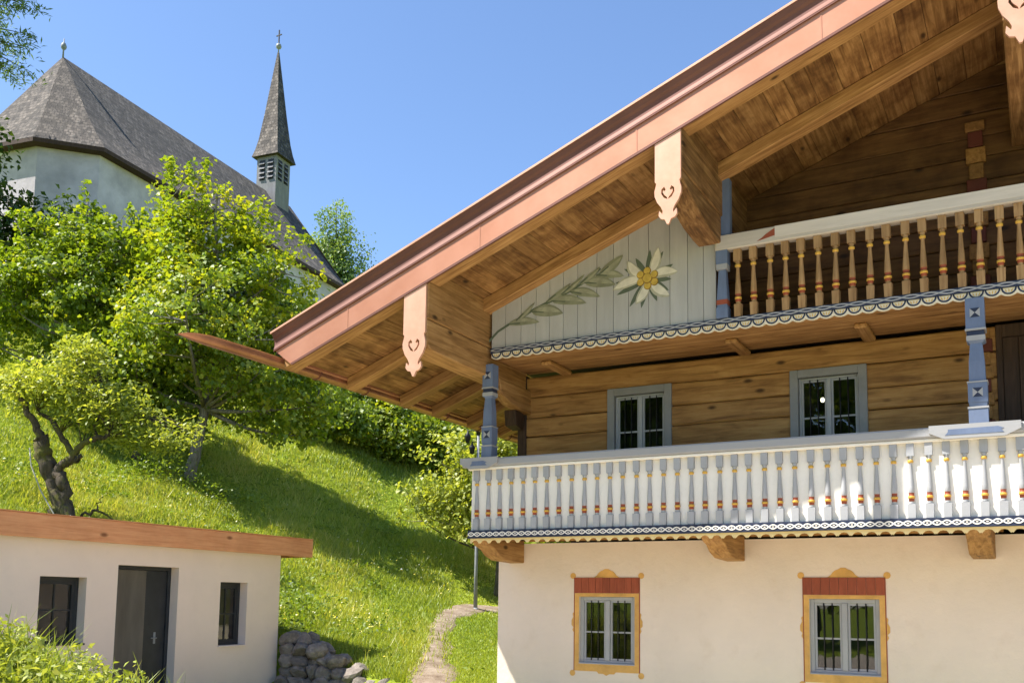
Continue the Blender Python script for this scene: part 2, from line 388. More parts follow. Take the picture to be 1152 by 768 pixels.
def np_mesh(name, V, F, mats, tint=None, smooth=False):
    me = bpy.data.meshes.new(name); nv, nf, k = len(V), len(F), F.shape[1]
    me.vertices.add(nv); me.vertices.foreach_set('co', V.astype(np.float32).ravel())
    me.loops.add(nf*k); me.loops.foreach_set('vertex_index', F.astype(np.int32).ravel())
    me.polygons.add(nf); me.polygons.foreach_set('loop_start', np.arange(0, nf*k, k, dtype=np.int32))
    me.polygons.foreach_set('loop_total', np.full(nf, k, np.int32))
    if smooth: me.polygons.foreach_set('use_smooth', np.ones(nf, bool))
    me.update(calc_edges=True)
    for mm in mats: me.materials.append(MATS[mm])
    if tint is not None:
        at = me.attributes.new('tint', 'FLOAT', 'FACE'); at.data.foreach_set('value', tint.astype(np.float32))
    return me

# ------------------------------------------------------------------ terrain
CH, SH = math.cos(HEAD), math.sin(HEAD)
def latdep(X, Y): return X*CH + Y*SH, -X*SH + Y*CH
KD = [-400, 0, 11, 13.5, 15.5, 18, 22, 27, 30, 34, 44, 62, 67, 75, 110, 400]
KZ = [0, 0, 0, .05, .17, .4, .92, 1.8, 2.85, 4.45, 8.6, 16.2, 17.4, 17.8, 20, 24]
_d = np.linspace(-60, 400, 4600); _z = np.interp(_d, KD, KZ)
_k = np.hanning(41); _k /= _k.sum(); _zs = np.convolve(np.pad(_z, 20, mode='edge'), _k, 'valid')
def sstep(a, b, x):
    t = np.clip((x-a)/(b-a), 0, 1); return t*t*(3-2*t)
def terr(X, Y):
    X = np.asarray(X, float); Y = np.asarray(Y, float)
    la, de = latdep(X, Y); z = np.interp(de - .8*la, _d, _zs)
    und = .16*np.sin(X*.55+1.3)*np.cos(Y*.47) + .10*np.sin(X*1.3+Y*.9) + .05*np.sin(X*2.9-Y*2.3)
    z = z + und*sstep(.5, 4, z)
    # level yard in front of house and outbuilding, held back by the rubble wall
    inyard = sstep(-12.75, -12.35, X)*(1-sstep(13.2, 14.3, Y + .55*(X+12.3)*-1*0))*(1-sstep(-11.2, -8.5, X)*.6)
    z = z*(1-inyard) + np.minimum(z, .08)*inyard
    # flatten the plot the farmhouse stands on
    inh = sstep(-8.2, -7.4, X)*sstep(12, 13.4, Y)*(1-sstep(27, 33, Y)); z = z*(1-inh) + np.minimum(z, .1)*inh
    # grassy bank at the lower left
    z = z + .85*np.exp(-(((X+8.7)/1.9)**2 + ((Y-5.4)/1.5)**2))
    # hill goes down again far to the right behind the house
    return z
def build_terrain():
    g = np.concatenate([[-900, -600, -400, -280, -200, -150, -115, -90, -76], np.arange(-66, -34, 1.0), np.arange(-34, 2, .4), np.arange(2, 40, 1.5), [45, 55, 70, 90, 120, 170, 240, 340, 500, 900]])
    h = np.concatenate([[-900, -600, -400, -280, -200, -140, -100, -75, -58, -46, -38, -30], np.arange(-24, 4, 1.5), np.arange(4, 34, .4), np.arange(34, 80, 1.0), [86, 95, 110, 135, 170, 230, 320, 500, 900]])
    X, Y = np.meshgrid(g, h); Z = terr(X, Y); nx, ny = len(g), len(h)
    V = np.stack([X, Y, Z], -1).reshape(-1, 3); i = np.arange((ny-1)*nx).reshape(ny-1, nx)[:, :-1].ravel()
    F = np.stack([i, i+1, i+1+nx, i+nx], 1)
    o = put(bpy.data.objects.new('ground', np_mesh('ground', V, F, ['meadow'], smooth=True)), None); tag(o, kind='structure')
build_terrain()
def drape(name, mat, xs, ys, dz, inside=None):
    X, Y = np.meshgrid(xs, ys); V = np.stack([X, Y, terr(X, Y)+dz], -1).reshape(-1, 3); nx, ny = len(xs), len(ys)
    i = np.arange((ny-1)*nx).reshape(ny-1, nx)[:, :-1].ravel(); F = np.stack([i, i+1, i+1+nx, i+nx], 1)
    if inside is not None:
        c = V[F].mean(1); F = F[inside(c[:, 0], c[:, 1])]
    o = put(bpy.data.objects.new(name, np_mesh(name, V, F, [mat], smooth=True)), None); tag(o, kind='structure'); return o
drape('yard', 'bounce_gravel', np.arange(-11, 14, .4), np.arange(-9, 12.6, .4), .03, lambda x, y: ((x+9)**2/9.5+(y-5.3)**2/7 > 1) & (y < 12.4+.3*np.sin(x*2)))  # unseen gravel sheet, added to throw warm bounce light under the roof
PATH = np.array([(-7.9, 11.9, .75), (-8.7, 13.2, .6), (-9.5, 14.5, .5), (-10.6, 16.2, .42), (-11.7, 18.0, .33), (-12.6, 19.7, .31), (-13.0, 21.2, .42), (-12.6, 22.6, .5), (-11.4, 23.8, .5), (-9.6, 25.0, .7), (-7.6, 26.4, .7)])
def path_curve(nn=90):
    t = np.linspace(0, len(PATH)-1, nn); ti = np.arange(len(PATH)); out = np.stack([np.interp(t, ti, PATH[:, k]) for k in range(3)], 1)
    for _ in range(6): out[1:-1] = (out[:-2]+2*out[1:-1]+out[2:])/4
    return out
PC = path_curve()
def build_path():
    d = np.gradient(PC[:, :2], axis=0); d /= np.linalg.norm(d, axis=1)[:, None]; nrm = np.stack([-d[:, 1], d[:, 0]], 1)
    V = []; K = 9
    for i in range(len(PC)):
        wl = PC[i, 2]*(1+.22*math.sin(i*.7)+.13*math.sin(i*1.9+1)); wr = PC[i, 2]*(1+.22*math.sin(i*.6+2)+.13*math.sin(i*2.3))
        for k in range(K):
            u = k/(K-1)*2-1; q = PC[i, :2] + nrm[i]*(u*(wl if u > 0 else wr))
            V.append((q[0], q[1], float(terr(q[0], q[1])) + .012 + .03*(1-abs(u)) - (.05 if abs(u) > .99 else 0)))
    V = np.array(V); i = np.arange((len(PC)-1)*K).reshape(-1, K)[:, :-1].ravel(); F = np.stack([i, i+K, i+K+1, i+1], 1)
    o = put(bpy.data.objects.new('path', np_mesh('path', V, F, ['path_dirt'], smooth=True)), None); tag(o, kind='structure')
build_path()
def path_dist(X, Y):
    dd = np.full(X.shape, 99.0)
    for a in PC[::2]: dd = np.minimum(dd, np.hypot(X-a[0], Y-a[1]) - a[2])
    return dd

# ------------------------------------------------------------------ FARMHOUSE
Z0 = CAMZ                       # heights below are written relative to eye level
YV, YB, YW = 10.35, 12.0, 13.2   # verge, balcony front, wall plane
SL = 0.378; ANG = math.atan(SL); RIDGE = 6.86 + Z0
HW = 7.46; XE = -9.5
farm = tag(empty('farmhouse', (0, YW, 0)), 'large alpine farmhouse with plastered ground floor, log storey, carved balconies and deep copper-edged gable roof', 'house')
def zr(X, off=0.0): return RIDGE - SL*abs(X) + off

# ground floor wall with window openings
GW = [(-5.64, -.965+Z0), (-2.305, -.965+Z0)]       # centre X, painted surround bottom
OPW, OPB, OPT = .44, -.86+Z0, .12+Z0
def ground_wall():
    ztop = .92+Z0; xs = [-HW]
    for cx, _ in GW: xs += [cx-OPW, cx+OPW]
    xs.append(HW); yb = YW+.16; mb = MB()
    for i in range(len(xs)-1):
        a, b = xs[i], xs[i+1]
        spans = [(-.6, ztop)] if i % 2 == 0 else [(-.6, OPB), (OPT, ztop)]
        for z0, z1 in spans: mb.add([(a, YW, z0), (b, YW, z0), (b, YW, z1), (a, YW, z1)], [(0, 1, 2, 3)])
        if i % 2:
            mb.add([(a, YW, OPB), (b, YW, OPB), (b, yb, OPB), (a, yb, OPB), (a, YW, OPT), (b, YW, OPT), (b, yb, OPT), (a, yb, OPT)], [(0, 1, 2, 3), (4, 7, 6, 5), (0, 3, 7, 4), (1, 5, 6, 2)])
    D = 30
    mb.add([(-HW, YW, -.6), (-HW, D, -.6), (-HW, D, ztop), (-HW, YW, ztop)], [(0, 1, 2, 3)])
    mb.add([(HW, YW, -.6), (HW, YW, ztop), (HW, D, ztop), (HW, D, -.6)], [(0, 1, 2, 3)])
    mb.add([(-HW, D, -.6), (HW, D, -.6), (HW, D, ztop), (-HW, D, ztop)], [(0, 1, 2, 3)])
    mb.add([(-HW, YW, ztop), (HW, YW, ztop), (HW, D, ztop), (-HW, D, ztop)], [(0, 1, 2, 3)])
    build(mb, 'ground_floor_wall', 'house_plaster', farm, origin=(0, YW, 0), fixn=False)
ground_wall()

def window(cx, zb, zt, hw, yf, depth, parent, mat, bars=True, slats=(2,), fw=.055, lit=False, t=.03, cm=.035):
    # casement with centre post, two sashes, glazing bar, panes, iron bars and dark room behind
    fr = MB()
    y0, y1 = yf, yf+.07
    fr.box(cx-hw, cx-hw+fw, y0, y1, zb, zt); fr.box(cx+hw-fw, cx+hw, y0, y1, zb, zt)
    fr.box(cx-hw+fw, cx+hw-fw, y0+.001, y1, zt-fw, zt); fr.box(cx-hw+fw, cx+hw-fw, y0+.001, y1, zb, zb+fw)
    fr.box(cx-cm, cx+cm, y0-.012, y1, zb+fw, zt-fw)
    o = build(fr, 'window', mat, parent, bevel=.006, fixn=False)
    # drip sill
    build(MB().box(cx-hw-.015, cx+hw+.015, y0-.05, y0-.003, zb-.025, zb+.02), 'sill', mat, o, bevel=.008, fixn=False)
    zi0, zi1 = zb+fw, zt-fw; zm = zi0+(zi1-zi0)*.47
    for s in (-1, 1):
        xa, xb = (cx-hw+fw, cx-cm) if s < 0 else (cx+cm, cx+hw-fw)
        sb = MB(); ya, yb = y0+.022, y0+.06
        sb.box(xa+.002, xa+t, ya, yb, zi0, zi1); sb.box(xb-t, xb-.002, ya, yb, zi0, zi1)
        sb.box(xa+t, xb-t, ya+.001, yb, zi0+.002, zi0+t); sb.box(xa+t, xb-t, ya+.001, yb, zi1-t, zi1-.002)
        build(sb, 'sash', mat, o, fixn=False)
        build(MB().box(xa+t, xb-t, ya+.006, yb-.008, zm-.012, zm+.012), 'glazing_bar', mat, o, fixn=False)
        for za, zc in ((zi0+t, zm-.012), (zm+.012, zi1-t)):
            build(MB().add([(xa+t, yb-.02, za), (xb-t, yb-.02, za), (xb-t, yb-.02, zc), (xa+t, yb-.02, zc)], [(0, 1, 2, 3)]), 'pane', 'glass', o, fixn=False)
        if bars:
            nb = 2
            for k in range(nb):
                xk = xa+t+(xb-xa-2*t)*(k+.85)/(nb+.7)
                build(MB().tube([(xk, y0+.012, zi0-.01), (xk, y0+.012, zi1+.03)], .008, 6), 'iron_bar', 'iron', o)
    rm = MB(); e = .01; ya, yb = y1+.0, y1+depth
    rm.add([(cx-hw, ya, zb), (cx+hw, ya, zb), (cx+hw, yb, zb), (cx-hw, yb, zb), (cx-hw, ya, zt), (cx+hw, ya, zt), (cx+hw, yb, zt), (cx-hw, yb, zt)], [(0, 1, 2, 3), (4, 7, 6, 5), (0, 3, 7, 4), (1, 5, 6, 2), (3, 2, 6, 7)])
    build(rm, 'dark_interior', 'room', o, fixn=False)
    return o
for gi, (cx, zb) in enumerate(GW):
    wo = window(cx, OPB, OPT, OPW, YW+.045, .5, farm, 'frame_grey')
    # painted surround
    zt = .40+Z0; hw = .515; y0, y1 = YW-.006, YW+.002
    A = lambda x, z: (x, y0, z); B = lambda x, z: (x, y1, z)
    sp = MB(); t = .075
    sp.box(cx-hw, cx-OPW, y0, y1, zb, .17+Z0); sp.box(cx+OPW, cx+hw, y0, y1, zb, .17+Z0)
    sp.box(cx-OPW, cx+OPW, y0, y1, zb, OPB); sp.box(cx-OPW, cx+OPW, y0, y1, OPT, .17+Z0)
    crest = [(-.20, .40), (-.155, .43), (-.13, .465), (-.10, .49), (-.06, .505), (-.03, .525), (.03, .525), (.06, .505), (.10, .49), (.13, .465), (.155, .43), (.20, .40)]
    sp.prism([(cx+x, z+Z0) for x, z in crest], A, B)
    for s in (-1, 1):
        for zz in (.425, -1.0):
            sp.prism([(cx+s*(hw+.025)+.045*math.cos(k*math.pi/5), zz+Z0+.045*math.sin(k*math.pi/5)) for k in range(10)], A, B)
        sp.prism([(cx+s*q[0], q[1]+Z0) for q in ((hw, -.10), (hw+.028, -.13), (hw+.018, -.18), (hw+.045, -.23), (hw+.045, -.30), (hw+.015, -.33), (hw+.03, -.37), (hw, -.42))], A, B)
    sp.prism([(cx+x, zb-z) for x, z in ((-.15, 0), (-.12, .03), (-.05, .03), (0, .055), (.05, .03), (.12, .03), (.15, 0))], A, B)
    so = build(sp, 'painted_surround', 'ochre', farm)
    for s in (-1, 1): bx('painted_line', 'brown_paint', so, cx+s*hw-.006, cx+s*hw+.006, y0-.003, y1, zb, zt)
    for k in range(9):
        a = cx-hw+.006+(2*hw-.012)*k/9; b = cx-hw+.006+(2*hw-.012)*(k+1)/9
        bx('plank', 'red_plank', so, a+.002, b-.002, YW-.014, YW+.002, .172+Z0, zt-.002)

# log storey: dark backing and single logs
UW = [(-5.13, .5), (-2.445, .5)]       # centre X, half width of the outer trim
UT, UBt = 3.20+Z0, 1.95+Z0
bx('storey_core', 'dark_wood', farm, -7.05, HW-.4, YW+1.75, 29.6, .95+Z0, 3.9+Z0)
def courses(z0, z1, h, holes, name, mat, x0, x1, sheared=False):
    JZ = [v+Z0 for v in (.95, 1.27, 1.62, 1.95, 2.25, 2.58, 2.87, 3.20, 3.52)]
    for z, zt in zip(JZ[:-1], JZ[1:]):
        segs = [(x0, x1)]
        for ha, hb, za, zc in holes:
            if zt > za+.01 and z < zc-.01:
                ns = []
                for a, b in segs:
                    if hb <= a or ha >= b: ns.append((a, b)); continue
                    if ha > a: ns.append((a, ha))
                    if hb < b: ns.append((hb, b))
                segs = ns
        for a, b in segs:
            # long courses are made of two timbers
            cuts = [a, b]
            if b-a > 8 and a < -2: cuts = [a, rnd.uniform(-.3, 1.5), b]
            for i in range(len(cuts)-1):
                dy = rnd.uniform(-.008, .008); mb = MB(); n = max(2, int((cuts[i+1]-cuts[i])/.6))
                # slightly wavy hewn face
                o_ = []
                for j in range(n+1):
                    x = cuts[i]+(cuts[i+1]-cuts[i])*j/n; w0 = rnd.uniform(-.005, .005); w1 = rnd.uniform(-.005, .005)
                    o_.append([(x, YW+.14, z+.004), (x, YW+.016+dy, z+.006+w0), (x, YW+dy, z+.026+w0), (x, YW+dy+w1, zt-.026+w1), (x, YW+.016+dy, zt-.006+w1), (x, YW+.14, zt-.004)])
                vs = [p for r_ in o_ for p in r_]
                fs = [(j*6+q, (j+1)*6+q, (j+1)*6+q+1, j*6+q+1) for j in range(n) for q in range(5)] + [(0, 1, 2, 3, 4, 5), tuple(n*6+q for q in (5, 4, 3, 2, 1, 0))]
                build(mb.add(vs, fs), name, mat, farm)
holes = [(cx-h_, cx+h_, UBt, UT) for cx, h_ in UW] + [(-.42, .62, .5+Z0, 3.52+Z0)]
courses(.95+Z0, 3.52+Z0, .31, holes, 'log', 'log', -7.07, HW-.4)
for cx, h_ in UW:
    t = MB(); yf = YW-.03; w_ = .11
    t.box(cx-h_, cx-h_+w_, yf, YW+.05, UBt, UT); t.box(cx+h_-w_, cx+h_, yf, YW+.05, UBt, UT)
    t.box(cx-h_+w_, cx+h_-w_, yf+.002, YW+.05, UT-w_, UT); t.box(cx-h_+w_, cx+h_-w_, yf+.002, YW+.05, UBt, UBt+w_)
    to = build(t, 'window_casing', 'trim_grey', farm, bevel=.006, fixn=False)
    window(cx, UBt+w_, UT-w_, h_-w_, YW+.045, 1.6 if cx > -3 else .5, farm, 'frame_grey', bars=True, fw=.03, t=.026, cm=.03)
# corner boards and log heads of the cross walls
cb = MB().box(-7.15, -7.0, YW-.02, YW+.1, .95+Z0, 3.55+Z0); build(cb, 'corner_board', 'dark_wood', farm, bevel=.01, fixn=False)
def log_heads(x0, x1, z0, z1, h, proud, matred):
    z = z0; k = 0
    while z < z1-.05:
        zt = min(z+h, z1); red = (k % 3 == 1); e = .015 if k % 2 else -.015
        bx('log_head', 'old_red' if red and matred else 'log_end', farm, x0-e, x1+e, YW-proud-rnd.uniform(0, .02), YW+.1, z+.005, zt-.005, .008)
        z = zt; k += 1
log_heads(-.60, -.47, 2.0+Z0, 3.5+Z0, .17, .04, True)
log_heads(-.66, -.46, 3.75+Z0, 6.2+Z0, .21, .05, True)
# plank door of the log storey
dr = bx('balcony_door', 'dark_wood', farm, -.35, .55, YW+.02, YW+.07, 1.0+Z0, 3.36+Z0)
dc = MB(); dc.box(-.42, -.35, YW-.02, YW+.08, 1.0+Z0, 3.52+Z0); dc.box(.55, .62, YW-.02, YW+.08, 1.0+Z0, 3.52+Z0); dc.box(-.35, .55, YW-.018, YW+.08, 3.36+Z0, 3.52+Z0)
build(dc, 'door_casing', 'dark_wood', dr, bevel=.006, fixn=False)
for k in range(5): bx('door_plank', 'dark_wood', dr, -.35+.18*k+.004, -.35+.18*(k+1)-.004, YW+.0, YW+.022, 1.0+Z0, 3.355+Z0, .004)

# gable wall behind the upper balcony
bm_ = MB(); pk = [(-7.07, 3.6+Z0), (7.07, 3.6+Z0), (7.07, zr(7.07, .1)), (0, zr(0, .1)), (-7.07, zr(7.07, .1))]
bm_.prism(pk, lambda x, z: (x, YW+.13, z), lambda x, z: (x, 29.5, z)); build(bm_, 'gable_core', 'dark_wood', farm)
zz = 3.62+Z0
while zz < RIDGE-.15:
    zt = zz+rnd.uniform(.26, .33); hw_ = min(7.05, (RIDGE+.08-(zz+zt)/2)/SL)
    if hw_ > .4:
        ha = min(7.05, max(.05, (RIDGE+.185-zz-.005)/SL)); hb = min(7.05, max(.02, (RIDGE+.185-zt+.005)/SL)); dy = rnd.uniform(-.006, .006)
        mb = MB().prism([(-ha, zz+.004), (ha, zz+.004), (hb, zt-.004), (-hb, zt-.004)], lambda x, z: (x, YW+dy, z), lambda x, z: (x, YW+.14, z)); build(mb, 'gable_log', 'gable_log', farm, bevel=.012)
    zz = zt

# lower balcony
lb = bx('lower_balcony', 'wood_x', farm, -7.27, 7.3, YB+.06, YW-.005, .98+Z0, 1.04+Z0)
ZT = 1.04+Z0
bx('back_board', 'white_paint', lb, -7.27, 7.25, YB+.035, YB+.06, ZT+.003, 1.95+Z0)
rl = MB(); prof = [(YB-.05, 1.955), (YB-.062, 1.975), (YB-.062, 2.055), (YB-.05, 2.075), (YB+.16, 2.075), (YB+.16, 1.955)]
rl.prism(prof, lambda y, z: (-7.38, y, z+Z0), lambda y, z: (7.3, y, z+Z0)); build(rl, 'rail', 'rail_paint', lb)
bx('rail_moulding', 'white_paint', lb, -7.30, 7.28, YB-.035, YB+.034, 1.915+Z0, 1.953+Z0, .008)
def rail_plate(x0, x1):
    mb = MB(); pr = [(x0, 2.085), (x1, 2.085), (x1, 2.0), (x1-.16, 1.925), (x0+.16, 1.925), (x0, 2.0)]
    mb.prism([(x, z+Z0) for x, z in pr], lambda x, z: (x, YB-.10, z), lambda x, z: (x, YB-.064, z))
    o = build(mb, 'rail_plate', 'rail_paint', lb)
    pt = MB().prism([(x0+.2, 2.0+Z0), (x0+.17, 1.965+Z0), (x1-.17, 1.965+Z0), (x1-.2, 2.0+Z0), (x1-.17, 2.01+Z0), (x1-.23, 2.035+Z0), (x0+.2, 2.03+Z0)], lambda x, z: (x, YB-.104, z), lambda x, z: (x, YB-.0995, z))
    build(pt, 'painted_arrow', 'post_blue', o)
rail_plate(-1.10, -.16); rail_plate(-7.40, -6.78)

def baluster_mesh(name, H, mats, wtop, wbot, slim):
    mb = MB(); tb, bb = .155*H/.9, .17*H/.9
    mb.frustum(0, 0, 0, bb, wbot*.92, wbot*.8, wbot, wbot*.85, 0)
    mb.frustum(0, 0, H-tb, H, wtop, wtop*.85, wtop, wtop*.85, 0)
    a = bb; b = H-tb; q = lambda t: a+(b-a)*t
    prof = [(wbot*.75, q(0)), (wbot*.62, q(.03)), (slim*1.05, q(.055)), (slim*1.25, q(.06)), (slim*1.25, q(.115)), (slim*1.55, q(.12)), (slim*1.55, q(.165)), (slim*1.25, q(.17)), (slim*1.25, q(.225)), (slim*1.4, q(.235)), (slim*1.35, q(.34)), (slim*1.0, q(.6)), (slim*.72, q(.83)), (slim*.9, q(.86)), (slim*1.3, q(.875)), (slim*1.3, q(.915)), (slim*.85, q(.93)), (slim*1.0, q(.96)), (wtop*.85, q(1))]
    ms = [0, 0, 2, 2, 1, 1, 1, 2, 2, 0, 0, 0, 0, 1, 1, 1, 0, 0]
    mb.lathe(prof, 0, 0, 0, 10, ms)
    return mb.mesh(name, mats)
bme = baluster_mesh('baluster', .872, ['baluster_paint', 'gold_paint', 'brown_paint'], .041, .045, .0245)
x = -7.17; nb = 0
b0 = bpy.data.objects.new('baluster', bme)
while x < 4.4:
    o = b0 if nb == 0 else b0.copy()
    put(o, lb, (x+rnd.uniform(-.004, .004), YB+.017, ZT+.002), (0, rnd.uniform(-.008, .008), rnd.uniform(-.05, .05))); x += .189; nb += 1
# chain band and scalloped edge
def ribbon(mb, pts, wd, y, th=.004, mi=0):
    # flat strip of width wd following pts (x,z) standing proud of plane y
    P_ = [Vector((p[0], p[1])) for p in pts]; vs = []; fs = []
    for i, p in enumerate(P_):
        d = (P_[min(i+1, len(P_)-1)]-P_[max(i-1, 0)]).normalized(); nn_ = Vector((-d.y, d.x))*wd/2
        a, b = p+nn_, p-nn_
        vs += [(a.x, y, a.y), (b.x, y, b.y), (a.x, y-th, a.y), (b.x, y-th, b.y)]
    for i in range(len(P_)-1):
        o = i*4
        fs += [(o+2, o+3, o+7, o+6), (o, o+2, o+6, o+4), (o+3, o+1, o+5, o+7)]
    mb.add(vs, fs, mi)
tb = bx('chain_band', 'navy', lb, -7.29, 7.25, YB-.035, YB+.055, .925+Z0, ZT-.001, .004)
ch = MB(); per = .206; xs0, xs1 = -7.28, 4.6
for ph in (0, math.pi):
    npt = int((xs1-xs0)/per*12)
    ribbon(ch, [(xs0+(xs1-xs0)*i/npt, .982+Z0+.026*math.sin(2*math.pi*(xs1-xs0)*i/npt/per+ph)) for i in range(npt+1)], .015, YB-.036, .005 if ph else .004)
x = xs0+per/4
while x < xs1-.05:
    ch.prism([(x+.014*math.cos(k*math.pi/3), .982+Z0+.008*math.sin(k*math.pi/3)) for k in range(6)], lambda a, b: (a, YB-.036, b), lambda a, b: (a, YB-.040, b)); x += per/2
build(ch, 'painted_chain', 'white_paint', tb)
sg = MB(); x = -7.27
while x < 4.6:
    p_ = .155; pts = [(x, .93), (x+p_, .93), (x+p_, .865), (x+p_*.93, .855), (x+p_*.86, .868)]
    pts += [(x+p_*.5+p_*.32*math.cos(t), .872+.028*math.sin(t)) for t in (0.2, .8, 1.57, 2.3, 2.94)]
    pts += [(x+p_*.14, .868), (x+p_*.07, .855), (x, .865)]
    sg.prism([(a, b+Z0) for a, b in pts], lambda a, b: (a, YB+.012, b), lambda a, b: (a, YB+.032, b)); x += p_
sg.box(x+.01, 7.2, YB+.012, YB+.032, .86+Z0, .93+Z0)
build(sg, 'scalloped_edge', 'cream', lb)
# consoles under the lower balcony
def console(cx, wd):
    pr = [(YW, .97), (YB+.04, .97), (YB+.04, .90), (YB+.12, .83), (YB+.28, .79), (YB+.42, .70), (YB+.62, .64), (YW, .62)]
    pr = [(y, min(z, .965)) for y, z in pr]
    build(MB().prism(pr, lambda y, z: (cx-wd/2, y, z+Z0), lambda y, z: (cx+wd/2, y, z+Z0)), 'console', 'wood_y', farm, bevel=.012)
for cx in (-7.14, -3.72, -.64, 2.6, 6.0): console(cx, .26)

# posts between the balconies
def post(cx, z0, z1, w_=.10):
    H = z1-z0; mb = MB(); q = lambda t: z0+H*t; yy = YB+.02
    mb.frustum(cx, yy, z0, q(.12), w_, w_, w_, w_); mb.frustum(cx, yy, q(.12), q(.135), w_*1.08, w_*1.08, w_*1.08, w_*1.08, 1)
    mb.frustum(cx, yy, q(.135), q(.17), w_*.88, w_*.88, w_*.95, w_*.95); mb.frustum(cx, yy, q(.17), q(.325), w_, w_, w_, w_)
    mb.frustum(cx, yy, q(.325), q(.335), w_*1.08, w_*1.08, w_*1.08, w_*1.08, 1)
    mb.frustum(cx, yy, q(.335), q(.50), w_*.86, w_*.86, w_*.80, w_*.80); mb.frustum(cx, yy, q(.50), q(.64), w_*.80, w_*.80, w_*.62, w_*.62)
    mb.frustum(cx, yy, q(.64), q(.66), w_*.62, w_*.62, w_*.95, w_*.95); mb.frustum(cx, yy, q(.66), q(.70), w_*.97, w_*.97, w_*.97, w_*.97, 1)
    mb.frustum(cx, yy, q(.70), q(.74), w_*.9, w_*.9, w_*.9, w_*.9, 2); mb.frustum(cx, yy, q(.74), q(.755), w_*1.08, w_*1.08, w_*1.08, w_*1.08, 1)
    mb.frustum(cx, yy, q(.755), z1, w_, w_, w_*.98, w_*.98)
    o = build(mb, 'balcony_post', ['post_blue', 'rail_paint', 'navy'], farm, fixn=False)
    for t in (.247, .88):
        st = MB(); zc = q(t); s_ = .052; yf = yy-w_-.003
        for tri, mi in ((((-s_, -s_), (-s_, s_), (0, 0)), 1), (((s_, -s_), (s_, s_), (0, 0)), 1), (((-s_, -s_), (s_, -s_), (0, 0)), 0), (((-s_, s_), (s_, s_), (0, 0)), 0)):
            st.prism([(cx+a, zc+b) for a, b in tri], lambda a, b: (a, yf, b), lambda a, b: (a, yf+.004, b), mi)
        build(st, 'painted_star', ['navy', 'rail_paint'], o)
    return o
post(-6.98, 2.08+Z0, 3.45+Z0, .085); post(-.58, 2.08+Z0, 3.53+Z0)

# upper balcony
ub = bx('upper_balcony', 'wood_x', farm, -6.96, 6.96, YB+.04, YW-.005, 3.60+Z0, 3.66+Z0)
for k in range(6): bx('floor_board', 'wood_x', ub, -6.95, 6.95, YB+.045+k*.19, YB+.045+k*.19+.184, 3.556+Z0, 3.597+Z0, .005)
for cx in (-6.3, -3.55, -1.9, .9, 3.7): bx('joist', 'wood_y', ub, cx-.08, cx+.08, YB+.45, YW-.002, 3.485+Z0, 3.553+Z0, .02)
band = MB(); band.box(-6.96, 6.9, YB-.03, YB+.035, 3.615+Z0, 3.685+Z0)
band = build(band, 'chain_band', 'navy', ub, fixn=False)
p_ = .166; x = -6.95; arcs = MB(); sc2 = MB(); fl = MB()
while x < 4.6:
    c = x+p_/2; cz = 3.615+Z0
    sc2.prism([(x, cz), (x, cz-.065)] + [(x+p_*t, cz-.07-.022*math.sin(math.pi*t)) for t in (.25, .5, .75)] + [(x+p_, cz-.065), (x+p_, cz)], lambda a, b: (a, YB-.012, b), lambda a, b: (a, YB+.02, b))
    ribbon(arcs, [(c+p_*.43*math.cos(t), cz-.07*math.sin(t)) for t in [math.pi*i/12 for i in range(13)]], .018, YB-.013, .005)
    for dx in (-.03, 0, .03): fl.prism([(c+dx-.007, cz-.035), (c+dx*1.3, cz-.01), (c+dx+.007, cz-.035), (c+dx*.6, cz-.052)], lambda a, b: (a, YB-.013, b), lambda a, b: (a, YB-.017, b))
    x += p_
sc2.box(x+.01, 6.9, YB-.012, YB+.02, 3.53+Z0, 3.615+Z0)
so = build(sc2, 'scalloped_edge', 'cream_pale', ub)
tag(build(arcs, 'painted_arcs', 'navy', so), kind='stuff'); tag(build(fl, 'painted_flowers', 'gold_paint', so), kind='stuff')
ch = MB()
for ph in (0, math.pi):
    npt = int(11.6/.40*12)
    ribbon(ch, [(-6.95+11.6*i/npt, 3.652+Z0+.019*math.sin(2*math.pi*11.6*i/npt/.40+ph)) for i in range(npt+1)], .015, YB-.031, .005 if ph else .004)
build(ch, 'painted_chain', 'rail_paint', band)
# painted plank panel at the left of the upper balcony
def ztop_panel(x): return zr(x, .03)
xs = [-6.96]
while xs[-1] < -3.62-.12: xs.append(min(xs[-1]+rnd.uniform(.2, .3), -3.6))
xs[-1] = -3.60
gp = bx('gable_panel', 'panel_paint', farm, -6.95, -3.61, YB+.03, YB+.05, 3.69+Z0, 4.05+Z0)
for a, b in zip(xs[:-1], xs[1:]):
    mb = MB().prism([(a+.003, 3.687+Z0), (b-.003, 3.687+Z0), (b-.003, ztop_panel(b)), (a+.003, ztop_panel(a))], lambda x, z: (x, YB-.002, z), lambda x, z: (x, YB+.028, z))
    build(mb, 'plank', 'panel_paint', gp, bevel=.003)
# edelweiss and sprig painted on the planks
def leafpoly(b, t, wd, curve=0.0, k=10, pw=.85, ex=.75):
    b = Vector(b); t = Vector(t); d = t-b; nn_ = Vector((-d.y, d.x)).normalized(); L = []
    Rr = []
    for i in range(k+1):
        u = i/k; c = b+d*u+nn_*curve*math.sin(math.pi*u)*d.length; ww = wd*max(0, math.sin(math.pi*u**pw))**ex*.5
        L.append(c+nn_*ww); Rr.append(c-nn_*ww)
    pts = L+Rr[-2:0:-1]; return [(p.x, p.y) for p in pts]
fx, fz = -4.54, 4.38+Z0
def fp(zx, zy):  # picture offsets of the flower drawing -> metres on the panel
    dx, dy = (zx-393)/6.4, (zy-470)/6.4; return (fx+dx*.0126, fz-(dy+.135*dx)*.0119)
def layer(mb, pts, y, mi): mb.prism(pts, lambda a, b: (a, y, b), lambda a, b: (a, y-.003, b), mi)
fm = MB()
